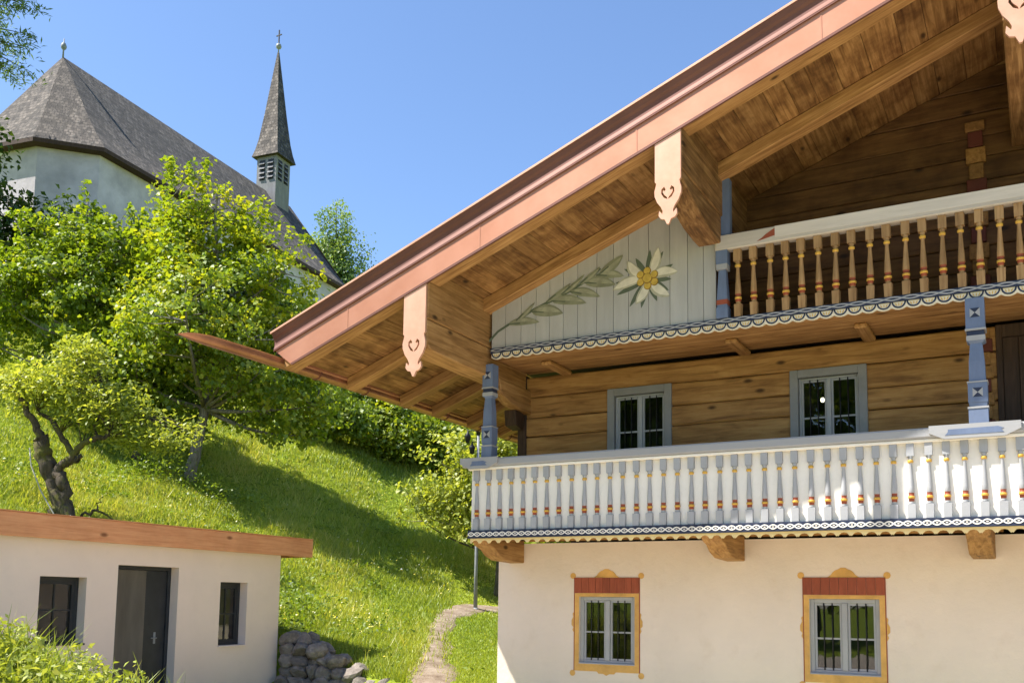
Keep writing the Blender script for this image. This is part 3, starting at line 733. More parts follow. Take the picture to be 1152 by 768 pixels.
for i, t in enumerate([(410, 255), (505, 270), (575, 368), (562, 478), (545, 562), (460, 640), (345, 690), (260, 680), (165, 590), (155, 500), (220, 395), (305, 315)]):
    layer(fm, leafpoly(fp(393, 470), fp(*t), .085), YB-.0021-.0002*i, 0)
for i, t in enumerate([(470, 240), (608, 425), (550, 605), (305, 662), (133, 552), (240, 338)]):
    layer(fm, leafpoly(fp(393, 470), fp(*t), .150, .10 if i % 2 else -.08, 12, 1.15, .8), YB-.0056-.0003*i, 4)
    t2 = (393+(t[0]-393)*.97+4, 470+(t[1]-470)*.97-5)
    layer(fm, leafpoly(fp(396, 465), fp(*t2), .105, .11 if i % 2 else -.07, 12, 1.2, .85), YB-.0082-.0003*i, 1)
for k in range(7):
    r_ = 0 if k == 6 else 58
    c = fp(393+r_*math.cos(k*math.pi/3+.5), 470+r_*.95*math.sin(k*math.pi/3+.5)); rr = .062 if k == 6 else .047
    layer(fm, [(c[0]+rr*1.18*math.cos(j*math.pi/6), c[1]+rr*1.18*math.sin(j*math.pi/6)) for j in range(12)], YB-.0105-.0006*k, 3)
    layer(fm, [(c[0]+rr*math.cos(j*math.pi/6)-.004, c[1]+rr*math.sin(j*math.pi/6)+.004) for j in range(12)], YB-.0112-.0006*k, 2)
build(fm, 'painted_flower', ['leaf_paint_dark', 'petal_paint', 'stamen_paint', 'stamen_dark', 'petal_shade'], gp)
def sp_(zx, zy):
    px, py = zx/5.4875+540, zy/5.4857+270
    dx, dy = px-729, py-313; sx = .0126+.0000085*(-dx)
    return (fx+dx*sx, fz-(dy+.128*dx)*(.0119+.0000045*(-dx)))
sm_ = MB(); stem = [sp_(*q) for q in ((72, 615), (130, 545), (200, 498), (270, 462), (335, 415), (400, 380), (470, 350), (560, 300), (640, 250), (700, 205), (745, 160))]
ribbon(sm_, stem, .035, YB-.0022, .003, 1)
lv = [((190, 500), (380, 492), .14), ((330, 425), (522, 440), .21), ((450, 360), (662, 380), .17), ((560, 305), (745, 342), .15), ((650, 250), (838, 268), .19), ((720, 205), (890, 215), .14),
      ((240, 480), (350, 365), .085), ((420, 365), (565, 250), .10), ((510, 320), (650, 195), .09), ((620, 260), (745, 150), .10), ((740, 200), (885, 80), .17)]
for i, (b, t, wd) in enumerate(lv):
    layer(sm_, leafpoly(sp_(*b), sp_(*t), wd*.85, .06 if i < 6 else -.05, 12), YB-.0056-.0003*i, 0)
    a, c = Vector(sp_(*b)), Vector(sp_(*t)); ribbon(sm_, [a, a+(c-a)*.4], .014, YB-.0125-.0003*i, .002, 1)
    n2 = Vector((-(c-a).y, (c-a).x))*(.06 if i < 6 else -.05); layer(sm_, leafpoly(a+(c-a)*.12+n2, a+(c-a)*.92+n2*.6, wd*.38, .05 if i < 6 else -.04, 10), YB-.0092-.0003*i, 2)
build(sm_, 'painted_sprig', ['leaf_paint', 'leaf_paint_dark', 'leaf_light'], gp)
# rail and balusters of the upper balcony
bx('rail', 'upper_rail_paint', ub, -3.60, 6.9, YB-.06, YB+.09, 4.585+Z0, 4.785+Z0, .012)
def ornament():
    mb = MB().prism([(-3.05, 4.62), (-2.82, 4.665), (-2.82, 4.76), (-2.93, 4.70), (-2.98, 4.66)], lambda x, z: (x, YB-.061, z+Z0), lambda x, z: (x, YB-.064, z+Z0)); build(mb, 'painted_mark', 'brown_paint', ub)
    pale = bx('painted_field', 'pale_field', ub, -2.82, 6.8, YB-.0635, YB-.0605, 4.635+Z0, 4.782+Z0)
ornament()
bme2 = baluster_mesh('baluster', .893, ['baluster_raw', 'gold_paint', 'brown_paint'], .046, .046, .029)
b1 = bpy.data.objects.new('baluster', bme2); x = -3.31; nb = 0
while x < 4.4:
    o = b1 if nb == 0 else b1.copy(); put(o, ub, (x+rnd.uniform(-.005, .005), YB+.015, 3.688+Z0), (0, rnd.uniform(-.01, .01), rnd.uniform(-.12, .12))); x += .2005; nb += 1
def short_post(cx):
    mb = MB(); w_ = .075; yy = YB+.015; q = lambda t: 3.687+Z0+.895*t
    mb.frustum(cx, yy, q(0), q(.16), w_, w_, w_, w_); mb.frustum(cx, yy, q(.16), q(.2), w_*.85, w_*.85, w_*.85, w_*.85)
    mb.frustum(cx, yy, q(.2), q(.27), w_*.95, w_*.95, w_*.95, w_*.95, 1); mb.frustum(cx, yy, q(.27), q(.72), w_*.9, w_*.9, w_*.6, w_*.6)
    mb.frustum(cx, yy, q(.72), q(.8), w_*.95, w_*.95, w_*.95, w_*.95, 2); mb.frustum(cx, yy, q(.8), q(1), w_, w_, w_, w_)
    mb.box(cx-w_, cx+.10, YB-.01, YB+.1, 4.787+Z0, zr(cx, .02))
    build(mb, 'balcony_post', ['post_blue', 'brown_paint', 'rail_paint'], farm, fixn=False)
short_post(-3.51)

# purlins with corbels and pendant boards
def pendant(cx, ztop, sx, sz, parent):
    half = [(56, 0), (56, 200), (50, 208), (52, 218), (58, 240), (57, 262), (46, 290), (30, 312), (22, 330), (24, 342), (37, 326), (40, 348), (30, 362), (14, 366), (4, 388)]
    out = [(cx+x*sx, ztop-z*sz) for x, z in half] + [(cx-x*sx, ztop-z*sz) for x, z in reversed(half)]
    out[0] = (out[0][0], zr(out[0][0], -.024)); out[-1] = (out[-1][0], zr(out[-1][0], -.024))
    if abs(cx) < .01: out.append((0, zr(0, -.024)))
    def heart(s): return [(cx+s*x*sx, ztop-z*sz) for x, z in ((0, 282), (4, 272), (14, 262), (21, 250), (19, 240), (14, 246), (8, 240), (15, 226), (27, 236), (28, 254), (16, 274))]
    bm = bmesh.new(); edges = []
    for loop in (out, heart(1), heart(-1)):
        if loop is not out: loop = [((p[0]-cx)*1.0+cx+(.6*sx if p[0] > cx else -.6*sx if p[0] < cx else (.9*sx if loop is not None and loop[3][0] > cx else -.9*sx)), p[1]) for p in loop]
        vs = [bm.verts.new((x, YV+.0, z)) for x, z in loop]
        for i in range(len(vs)): edges.append(bm.edges.new((vs[i], vs[(i+1) % len(vs)])))
    bmesh.ops.triangle_fill(bm, edges=edges, use_beauty=True)
    r_ = bmesh.ops.extrude_face_region(bm, geom=list(bm.faces)); bmesh.ops.translate(bm, vec=(0, .035, 0), verts=[g for g in r_['geom'] if isinstance(g, bmesh.types.BMVert)])
    bmesh.ops.recalc_face_normals(bm, faces=bm.faces)
    me = bpy.data.meshes.new('pendant_board'); bmesh.ops.translate(bm, vec=(-cx, -YV, -ztop), verts=bm.verts); bm.to_mesh(me); bm.free(); me.materials.append(MATS['copper_new'])
    put(bpy.data.objects.new('pendant_board', me), parent, (cx, YV, ztop))
def purlin(cx, wd, lower, pw, sx):
    x0, x1 = cx-wd/2, cx+wd/2; zt0 = lambda x: zr(x, .19)
    zb = zr(cx)-.42
    mb = MB(); pr = [(x0, zb), (x1, zb), (x1, zt0(x1)), (x0, zt0(x0))]
    if abs(cx) < .01: pr = [(x0, zb), (x1, zb), (x1, zt0(x1)), (0, zr(0, .19)), (x0, zt0(x0))]
    mb.prism(pr, lambda x, z: (x, YV+.04, z), lambda x, z: (x, 30, z))
    o = build(mb, 'purlin', 'wood_y' if lower == 'long' else 'old_beam', farm, bevel=.015)
    if lower == 'long':
        pl = [(YV+.045, zb-.003), (YV+.045, zb-.30), (YV+.12, zb-.40), (YV+.5, zb-.42), (YW, zb-.44), (YW, zb-.003)]
    elif lower == 'curve':
        pl = [(YV+.05, zb-.003), (YV+.05, zb-.10), (YV+.25, zb-.16), (YV+.6, zb-.25), (YV+1.0, zb-.34), (YV+1.4, zb-.37), (YV+1.62, zb-.37), (YV+1.62, zb-.003)]
    else:
        pl = [(YV+.05, zb-.003), (YV+.05, zb-.55), (YV+.3, zb-.62), (YW, zb-.66), (YW, zb-.003)]
    build(MB().prism(pl, lambda y, z: (x0+.012, y, z), lambda y, z: (x1-.012, y, z)), 'corbel', 'wood_y' if lower == 'long' else 'old_beam', o, bevel=.015)
    pendant(cx, zr(cx, .015), sx, sx*1.0, o)
for cx, wd, lo, pw, sx in ((-7.19, .38, 'long', .38, .0031), (-3.67, .33, 'curve', .31, .00282), (0.0, .33, 'dark', .31, .0033), (3.67, .33, 'curve', .31, .00282), (7.19, .38, 'long', .38, .0031)):
    purlin(cx, wd, lo, pw, sx)
# log ends below the left purlin, at the corner of the storey
lh = MB().prism([(YB+.2, 3.30), (YB+.28, 3.08), (YB+.6, 2.98), (YW+.1, 2.92), (YW+.1, 3.30)], lambda y, z: (-7.10, y, z+Z0), lambda y, z: (-6.93, y, z+Z0)); build(lh, 'corner_corbel', 'wood_y', farm, bevel=.012)
lh = MB().prism([(YW-.34, 2.96), (YW-.30, 2.72), (YW-.05, 2.68), (YW-.05, 2.98)], lambda y, z: (-7.22, y, z+Z0), lambda y, z: (-7.02, y, z+Z0)); build(lh, 'corner_corbel', 'dark_wood', farm, bevel=.012)

# roof: covering slab carries soffit boards, rafters, copper edge and gutter
YR = 31.0
CX = 9.6
cov = MB()
tp = lambda X, off: zr(X, off)
prf = [(-CX, tp(CX, .30)), (0, tp(0, .30)), (CX, tp(CX, .30)), (CX, tp(CX, .50)), (0, tp(0, .50)), (-CX, tp(CX, .50))]
cov.prism(prf, lambda x, z: (x, YV+.03, z), lambda x, z: (x, YR, z))
roof = build(cov, 'roof', 'copper_dark', farm, origin=(0, YV, RIDGE))
L_EAVE = 9.46
def slope_box(name, mat, s, d0, d1, y0, y1, o0, o1, bevel=.004):
    # box lying in the roof slope: d along the slope (horizontal measure), o above the soffit reference line
    mb = MB(); pr = [(d0, o0), (d1, o0), (d1, o1), (d0, o1)]
    mb.prism(pr, lambda d, o: (s*d, y0, zr(d, o)), lambda d, o: (s*d, y1, zr(d, o))); return build(mb, name, mat, roof, bevel=bevel)
d = 0.02; k = 0
while d < L_EAVE-.05:
    wd = rnd.uniform(.24, .36); d1 = min(d+wd, L_EAVE)
    for s in (-1, 1):
        if s > 0 and d > 3: continue
        slope_box('soffit_board', 'soffit', s, d+.002, d1-.002, YV+.04, 17.8+rnd.uniform(0, .3), .19+rnd.uniform(0, .006), .225)
    d = d1
slope_box('soffit_board', 'soffit', 1, d if d < 3 else 3.3, L_EAVE, YV+.04, 18, .19, .225)
RY = [YV+.035, 11.82, 13.24, 14.22, 15.42, 16.62]
for i, y in enumerate(RY):
    for s in (-1, 1):
        wd = .27 if i == 0 else .22
        slope_box('rafter', 'rafter_left' if s < 0 else 'rafter_right', s, 0.0, L_EAVE-.004, y, y+wd, .012 if i == 0 else .0, .188, .01)
for s in (-1, 1):
    # light copper fascia
    mb = MB(); mb.prism([(0, .0), (9.30, .0), (9.62, .36), (0, .36)], lambda d, o: (s*d, YV, zr(d, o)), lambda d, o: (s*d, YV+.03, zr(d, o)))
    build(mb, 'fascia', 'copper', roof)
    for d_ in (1.9, 4.05, 6.2, 8.3):
        mb = MB(); mb.prism([(d_, .0), (d_+.016, .0), (d_+.016, .334), (d_, .334)], lambda d, o: (s*d, YV-.004, zr(d, o)), lambda d, o: (s*d, YV+.002, zr(d, o))); build(mb, 'sheet_seam', 'copper', roof)
    # lower lip under the fascia
    mb = MB(); mb.prism([(0, -.02), (9.28, -.02), (9.30, .012), (0, .012)], lambda d, o: (s*d, YV-.012, zr(d, o)), lambda d, o: (s*d, YV+.02, zr(d, o))); build(mb, 'drip_strip', 'copper_dark', roof)
    # cornice swept along the verge
    cp = [(-.003, .335), (-.020, .338), (-.020, .350), (-.010, .354), (-.012, .368), (-.006, .380), (.004, .395), (.014, .43), (.016, .47), (.008, .51), (-.012, .545), (-.030, .600), (-.034, .625), (.05, .64), (.05, .40)]
    mb = MB(); mb.prism(cp, lambda y, o: (0, YV+y, zr(0, o)), lambda y, o: (s*(9.62+.14*(o-.34)), YV+y, zr(9.62, o))); build(mb, 'cornice', 'copper_dark', roof)
    mb = MB(); mb.prism([(-.042, .618), (-.042, .646), (.3, .666), (.3, .643)], lambda y, o: (0, YV+y, zr(0, o)), lambda y, o: (s*9.68, YV+y, zr(9.68, o))); build(mb, 'verge_sheet', 'copper_new', roof)
    # gutter: half round along the eave, tapering spout in front of the verge
    zg = zr(9.58, .22); g = []; fcs = []; seg = 10
    st = [(8.56, .014, -.085), (8.66, .05, -.055), (8.80, .085, -.03), (9.0, .108, -.012), (9.8, .118, .0), (YV-.02, .12, 0), (YV+.4, .11, 0), (14, .11, 0), (18, .11, 0), (24, .11, 0), (30.8, .11, 0)]
    for (y, r_, up) in st:
        for layer_ in (0, 1):
            rr = r_-.008*layer_ if r_ > .02 else r_-.004*layer_
            for k in range(seg+1):
                t = math.pi+math.pi*k/seg; g.append((s*(9.60)+rr*math.cos(t), y, zg+up+rr*math.sin(t)*1.05))
    m_ = seg+1
    for i in range(len(st)-1):
        for k in range(seg):
            a = i*2*m_+k; b = (i+1)*2*m_+k; fcs += [(a, a+1, b+1, b), (a+m_, b+m_, b+m_+1, a+m_+1)]
        for k in (0, seg):
            a = i*2*m_+k; b = (i+1)*2*m_+k; fcs.append((a, b, b+m_, a+m_))
    build(MB().add(g, fcs, 0, True), 'gutter', 'copper_gutter', roof, fixn=False)
    bo = MB().prism([(9.465, .17), (9.50, .17), (9.54, .36), (9.465, .36)], lambda d, o: (s*d, YV+.04, zr(d, o)), lambda d, o: (s*d, 30.5, zr(d, o))); build(bo, 'eave_board', 'copper', roof)
    for y in np.arange(YV+.9, 18, 1.2):
        hk = MB(); hk.tube([(s*9.60+0.116*math.cos(t), y, zg+.116*1.05*math.sin(t)) for t in [math.pi+math.pi*k/8 for k in range(9)]], .009, 5); build(hk, 'gutter_bracket', 'copper_dark', roof)

# lit lamp hanging in the room behind the right upper window
LAMP = (-2.68, YW+.85, 2.93+Z0)
lp = MB().lathe([(.012, .15), (.012, .07), (.018, .06), (.02, .045)], LAMP[0], LAMP[1], LAMP[2], 10)
lamp = put(bpy.data.objects.new('room_lamp', None), None, LAMP)
tag(lamp, 'small lit lamp glowing inside the right upper farmhouse window', 'lamp')
build(lp, 'lamp_holder', 'iron', lamp); 
build(MB().lathe([(.004, 0), (.02, .008), (.030, .03), (.024, .055), (.012, .075)], LAMP[0], LAMP[1], LAMP[2]-.02, 10), 'bulb', 'lamp_glow', lamp)

# ------------------------------------------------------------------ OUTBUILDING
XS = -12.3
shed = tag(empty('outbuilding', (XS-2, 10, 0)), 'low plastered outbuilding with thick orange wooden roof edge and dark door', 'outbuilding')
def shed_build():
    zt = .86+Z0; Y0, Y1 = 2.0, 13.62; D = .17
    ops = [(8.76, 9.52, -.66+Z0, .295+Z0), (10.06, 11.24, -1.75+Z0+.06, .505+Z0), (12.16, 12.80, -.78+Z0, .30+Z0)]
    ys = [Y0]
    for a, b, _, _ in ops: ys += [a, b]
    ys.append(Y1); mb = MB()
    for i in range(len(ys)-1):
        a, b = ys[i], ys[i+1]
        if i % 2 == 0: sp = [(-.4, zt)]
        else: _, _, z0, z1 = ops[i//2]; sp = [(-.4, z0), (z1, zt)]
        for z0, z1 in sp: mb.add([(XS, a, z0), (XS, b, z0), (XS, b, z1), (XS, a, z1)], [(0, 1, 2, 3)])
        if i % 2:
            _, _, z0, z1 = ops[i//2]; xb = XS-D-.12
            mb.add([(XS, a, z0), (XS, b, z0), (xb, b, z0), (xb, a, z0), (XS, a, z1), (XS, b, z1), (xb, b, z1), (xb, a, z1)], [(0, 3, 2, 1), (4, 5, 6, 7), (0, 4, 7, 3), (1, 2, 6, 5)])
    xe = XS-4.2
    mb.add([(XS, Y1, -.4), (xe, Y1, -.4), (xe, Y1, zt), (XS, Y1, zt)], [(0, 1, 2, 3)]); mb.add([(XS, Y0, -.4), (XS, Y0, zt), (xe, Y0, zt), (xe, Y0, -.4)], [(0, 1, 2, 3)])
    mb.add([(xe, Y0, -.4), (xe, Y0, zt), (xe, Y1, zt), (xe, Y1, -.4)], [(0, 1, 2, 3)])
    build(mb, 'wall', 'shed_plaster', shed, origin=(XS, 10, 0), fixn=False)
    rf = bx('roof', 'shed_roof', shed, xe-.25, XS+.10, Y0-.3, 14.25, zt+.002, 1.10+Z0)
    bx('roof_edge_board', 'larch', rf, XS+.10, XS+.16, Y0-.4, 14.32, .815+Z0, 1.145+Z0, .006)
    bx('roof_edge_board', 'larch', rf, xe-.3, XS+.098, 14.26, 14.32, .815+Z0, 1.145+Z0, .006)
    bx('roof_trim', 'larch', rf, XS+.05, XS+.17, Y0-.4, 14.33, 1.147+Z0, 1.16+Z0)
    for wi in (0, 2):
        a, b, z0, z1 = ops[wi]; xf = XS-D; fr = MB(); f_ = .055
        fr.box(xf-.06, xf, a, a+f_, z0, z1); fr.box(xf-.06, xf, b-f_-.0, b, z0, z1); fr.box(xf-.06, xf-.001, a+f_, b-f_, z1-f_, z1); fr.box(xf-.06, xf-.001, a+f_, b-f_, z0, z0+f_)
        wo = build(fr, 'window', 'anthracite', shed, bevel=.004, fixn=False)
        sh = MB(); s0, s1 = a+f_, b-f_; xg = xf-.012
        sh.box(xg-.04, xg, s0, s0+.05, z0+f_, z1-f_); sh.box(xg-.04, xg, s1-.05, s1, z0+f_, z1-f_); sh.box(xg-.04, xg-.001, s0+.05, s1-.05, z1-f_-.05, z1-f_); sh.box(xg-.04, xg-.001, s0+.05, s1-.05, z0+f_, z0+f_+.05)
        build(sh, 'sash', 'anthracite', wo, fixn=False)
        ym, zm = (s0+s1)/2, z0+(z1-z0)*.5
        build(MB().box(xg-.03, xg-.006, ym-.011, ym+.011, z0+f_+.05, z1-f_-.05), 'glazing_bar', 'anthracite', wo, fixn=False)
        build(MB().box(xg-.03, xg-.007, s0+.05, s1-.05, zm-.011, zm+.011), 'glazing_bar', 'anthracite', wo, fixn=False)
        for ya, yb in ((s0+.05, ym-.011), (ym+.011, s1-.05)):
            for za, zb in ((z0+f_+.05, zm-.011), (zm+.011, z1-f_-.05)):
                build(MB().add([(xg-.02, ya, za), (xg-.02, yb, za), (xg-.02, yb, zb), (xg-.02, ya, zb)], [(0, 1, 2, 3)]), 'pane', 'glass', wo, fixn=False)
        build(MB().box(xf+.001, XS+.03, a-.01, b+.01, z0-.02, z0+.006), 'sill', 'anthracite' if wi == 0 else 'shed_plaster', wo, bevel=.004, fixn=False)
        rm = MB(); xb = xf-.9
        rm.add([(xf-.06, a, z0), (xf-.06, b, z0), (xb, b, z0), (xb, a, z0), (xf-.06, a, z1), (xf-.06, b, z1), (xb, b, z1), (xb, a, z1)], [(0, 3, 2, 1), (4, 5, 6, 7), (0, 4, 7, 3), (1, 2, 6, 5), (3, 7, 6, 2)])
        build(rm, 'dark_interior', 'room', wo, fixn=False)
    a, b, z0, z1 = ops[1]; xf = XS-D
    fr = MB(); fr.box(xf-.07, xf, a, a+.06, z0, z1); fr.box(xf-.07, xf, b-.06, b, z0, z1); fr.box(xf-.07, xf-.001, a+.06, b-.06, z1-.06, z1)
    do = build(fr, 'door', 'anthracite', shed, bevel=.004, fixn=False)
    bx('door_leaf', 'door_grey', do, xf-.055, xf-.02, a+.063, a+.70, z0, z1-.063, .004)
    bx('side_leaf', 'anthracite', do, xf-.058, xf-.03, a+.704, b-.063, z0, z1-.063, .004)
    hd = MB(); yh = a+.92; zh = -.62+Z0; hd.box(xf-.03, xf-.022, yh-.02, yh+.02, zh-.09, zh+.09); hd.tube([(xf-.024, yh, zh), (xf+.03, yh, zh), (xf+.03, yh-.11, zh)], .009, 6)
    build(hd, 'handle', 'galvanised', do)
shed_build()

# ------------------------------------------------------------------ rubble wall
rw = tag(empty('rubble_wall', (-11.4, 14.0, 0)), 'low wall of piled grey field stones at the corner of the outbuilding', 'stone wall')
def stone_mesh(i):
    r_ = random.Random(100+i); bm = bmesh.new(); bmesh.ops.create_icosphere(bm, subdivisions=2, radius=.5)
    dirs = [Vector((r_.gauss(0, 1), r_.gauss(0, 1), r_.gauss(0, 1))).normalized() for _ in range(9)]; hs = [r_.uniform(.3, .44) for _ in dirs]
    for v in bm.verts:
        for d, h_ in zip(dirs, hs):
            k = v.co.dot(d)
            if k > h_: v.co -= d*(k-h_)*.92
        v.co += Vector((r_.uniform(-.012, .012), r_.uniform(-.012, .012), r_.uniform(-.012, .012)))
    me = bpy.data.meshes.new('stone'); bm.to_mesh(me); bm.free(); me.materials.append(MATS['rubble']); return me
SM = [stone_mesh(i) for i in range(8)]
WA, WB = Vector((-12.1, 13.62)), Vector((-10.05, 14.05))
def rubble():
    core = MB(); N = 8
    nrm = Vector((WB.y-WA.y, -(WB.x-WA.x))).normalized()   # towards the yard
    topz = lambda t: 1.16-.92*t
    n0 = 14
    for row in range(6):
        zc = .10+row*.19
        t = rnd.uniform(0, .04)
        while t < 1.0:
            wd = rnd.uniform(.24, .42); hh = rnd.uniform(.19, .29)
            if zc < topz(t)+.03:
                p_ = WA+(WB-WA)*t+nrm*(.16-.05*row+rnd.uniform(-.04, .04))
                o = put(bpy.data.objects.new('stone', SM[rnd.randrange(8)]), rw, (p_.x, p_.y, zc+rnd.uniform(-.03, .03)), (rnd.uniform(-.4, .4), rnd.uniform(-.4, .4), rnd.uniform(0, 6.28)))
                o.scale = (wd*1.25, wd*1.1, hh*1.25)
                if zc > topz(t)-.19:
                    q = p_-nrm*rnd.uniform(.22, .3); o = put(bpy.data.objects.new('stone', SM[rnd.randrange(8)]), rw, (q.x, q.y, zc+rnd.uniform(-.02, .05)), (rnd.uniform(-.4, .4), rnd.uniform(-.4, .4), rnd.uniform(0, 6.28))); o.scale = (wd*1.3, wd*1.2, hh*1.2)
            t += wd*.82/(WB-WA).length
    for i in range(N):
        t0, t1 = i/N, (i+1)/N; a = WA+(WB-WA)*t0; b = WA+(WB-WA)*t1
        zt0, zt1 = topz(t0)-.1, topz(t1)-.1; q = -nrm*.35
        core.add([(a.x, a.y, -.2), (b.x, b.y, -.2), (b.x+q.x, b.y+q.y, -.2), (a.x+q.x, a.y+q.y, -.2), (a.x, a.y, zt0), (b.x, b.y, zt1), (b.x+q.x, b.y+q.y, zt1), (a.x+q.x, a.y+q.y, zt0)], [(0, 3, 2, 1), (4, 5, 6, 7), (0, 1, 5, 4), (1, 2, 6, 5), (2, 3, 7, 6), (3, 0, 4, 7)])
    build(core, 'wall_core', 'soil', rw)
rubble()

# ------------------------------------------------------------------ CHURCH
CA = R(-7)       # turned a little off the farmhouse axis
cax, cay = math.sin(CA), math.cos(CA)
C0 = Vector((-43.85, 30.6))
def cw(u, v, z): # u across (right positive), v along the axis away from the apse
    return (C0.x + u*cay + v*cax, C0.y - u*cax + v*cay, z+Z0)
church = tag(empty('church', cw(0, 8, 14.6)), 'pale plastered hilltop church with steep grey shingled roof and slim ridge spire', 'church')
def church_build():
    ZE, ZR_, ZB = 21.5, 28.0, 11.0; W_, L = 4.95, 20.0
    apse = [(4.85, -1.6), (2.5, -3.65), (-2.5, -3.85), (-4.85, -1.6)]
    plan = [(W_, L)] + apse + [(-W_, L)]
    k = .90
    wl = MB(); n_ = len(plan); pw = [(u*k, (v*.86 if v < 0 else v)) for u, v in plan]
    wl.prism(pw, lambda u, v: cw(u, v, ZB), lambda u, v: cw(u, v, ZE-.05))
    wl.add([cw(W_*k, L, ZE-.06), cw(-W_*k, L, ZE-.06), cw(0, L, ZR_-.2)], [(0, 1, 2)])
    build(wl, 'wall', 'church_plaster', church)
    # roof faces with uv in metres for the shingle courses
    me = bpy.data.meshes.new('roof'); bm = bmesh.new(); uvl = bm.loops.layers.uv.new('uv')
    apex = (0, 0, ZR_); west = (0, L+.4, ZR_)
    def face(pts, du):
        P3 = [Vector(cw(*q)) for q in pts]; vs = [bm.verts.new(q) for q in P3]; f = bm.faces.new(vs)
        e = (P3[1]-P3[0]).normalized(); nn_ = f.normal if f.normal.length else (P3[1]-P3[0]).cross(P3[2]-P3[0]).normalized()
        bm.normal_update(); nn_ = f.normal; v_ = nn_.cross(e)
        for lp_, q in zip(f.loops, P3): lp_[uvl].uv = ((q-P3[0]).dot(e)+du, (q-P3[0]).dot(v_))
    fl = .35
    def slope(e0, e1, r0, r1, du):
        # flared foot: lower strip less steep
        l = lambda a, b, t: tuple(a[i]+(b[i]-a[i])*t for i in range(3))
        N = 5; prev0, prev1 = e0, e1
        for i in range(1, N+1):
            t = i/N; sag = -.35*math.sin(math.pi*t)*(1-t)
            a, b = l(e0, r0, t), l(e1, r1, t); a = (a[0], a[1], a[2]+sag); b = (b[0], b[1], b[2]+sag)
            if (Vector(a)-Vector(b)).length < .01: face([prev0, prev1, a], du)
            else: face([prev0, prev1, b, a], du)
            prev0, prev1 = a, b
    E_ = lambda p_: (p_[0], p_[1], ZE)
    slope((4.85, -1.6, ZE), (W_, L+.4, ZE), apex, west, 0)
    slope((-W_, L+.4, ZE), (-4.85, -1.6, ZE), west, apex, 3)
    for i in range(3): slope(E_(apse[i+1]), E_(apse[i]), apex, apex, 7*i)
    bmesh.ops.solidify(bm, geom=list(bm.faces), thickness=.12) if False else None
    bm.to_mesh(me); bm.free(); me.materials.append(MATS['shingles'])
    rf = put(bpy.data.objects.new('roof', me), church)
    # dark eaves board and soffit
    ev = MB(); ring = [(W_, L+.4)] + apse + [(-W_, L+.4)]
    for i in range(len(ring)-1):
        a, b = ring[i], ring[i+1]; a2 = (a[0]*.88, a[1]*.88 if a[1] < 1 else a[1]); b2 = (b[0]*.88, b[1]*.88 if b[1] < 1 else b[1])
        ev.add([cw(*a, ZE-.01), cw(*b, ZE-.01), cw(*b, ZE-.2), cw(*a, ZE-.2), cw(*a2, ZE-.22), cw(*b2, ZE-.22)], [(0, 1, 2, 3), (3, 2, 5, 4)])
    build(ev, 'eaves', 'dark_wood', rf)
    vg = MB()
    for s in (-1, 1): vg.add([cw(s*W_, L+.41, ZE-.05), cw(0, L+.41, ZR_), cw(0, L+.41, ZR_-.3), cw(s*W_, L+.41, ZE-.3)], [(0, 1, 2, 3)])
    build(vg, 'verge_board', 'dark_wood', rf)
    fb = MB(); a = cw(0, 0, ZR_); fb.lathe([(.05, -.2), (.04, .35), (.13, .45), (.16, .58), (.1, .72), (.03, .8), (.02, 1.0)], a[0], a[1], a[2], 8); build(fb, 'finial', 'galvanised', rf)
    # ridge turret
    v0, s_ = 18.3, .80; zb, zt = 24.8, 30.75
    tb_ = MB().prism([(-s_, v0-s_), (s_, v0-s_), (s_, v0+s_), (-s_, v0+s_)], lambda u, v: cw(u, v, zb), lambda u, v: cw(u, v, zt))
    tu = build(tb_, 'turret', 'church_turret', church)
    def louvre(face_, c):
        z0, z1 = 28.75, 30.2; hw_ = .23; e = .012
        q = (lambda t, o: (c+t, v0-s_-o)) if face_ == 'v' else (lambda t, o: (s_+o, v0+c+t))
        mb = MB().add([cw(*q(-hw_, e), z0), cw(*q(hw_, e), z0), cw(*q(hw_, e), z1), cw(*q(-hw_, e), z1)], [(0, 1, 2, 3)])
        o = build(mb, 'louvre_opening', 'iron', tu, fixn=False)
        for k in range(4):
            za = z0+.08+k*.34; sl_ = MB().prism([(-hw_, .01), (hw_, .01), (hw_, .12), (-hw_, .12)], lambda t, d: cw(*q(t, d), za+.16-d*1.2), lambda t, d: cw(*q(t, d), za+.20-d*1.2)); build(sl_, 'slat', 'church_turret', o)
    for c in (-.35, .35): louvre('v', c); louvre('u', c)
    # flared spire
    sv = bpy.data.meshes.new('spire'); bm = bmesh.new(); uvl = bm.loops.layers.uv.new('uv')
    lev = [(1.08, 30.45), (.92, 31.05), (.78, 31.8), (.54, 33.8), (.30, 36.1), (.05, 38.45)]
    cs = [(-1, -1), (1, -1), (1, 1), (-1, 1)]
    for i in range(len(lev)-1):
        (r0, z0), (r1, z1) = lev[i], lev[i+1]
        for k in range(4):
            a, b = cs[k], cs[(k+1) % 4]
            P3 = [Vector(cw(a[0]*r0, v0+a[1]*r0, z0)), Vector(cw(b[0]*r0, v0+b[1]*r0, z0)), Vector(cw(b[0]*r1, v0+b[1]*r1, z1)), Vector(cw(a[0]*r1, v0+a[1]*r1, z1))]
            f = bm.faces.new([bm.verts.new(q) for q in P3]); e = (P3[1]-P3[0]).normalized()
            for lp_, q in zip(f.loops, P3): lp_[uvl].uv = ((q-P3[0]).dot(e)-r0+k*5.3, q.z)
    f = bm.faces.new([bm.verts.new(cw(c[0]*1.08, v0+c[1]*1.08, 30.45)) for c in reversed(cs)])
    bm.to_mesh(sv); bm.free(); sv.materials.append(MATS['shingles']); spo = put(bpy.data.objects.new('spire', sv), tu)
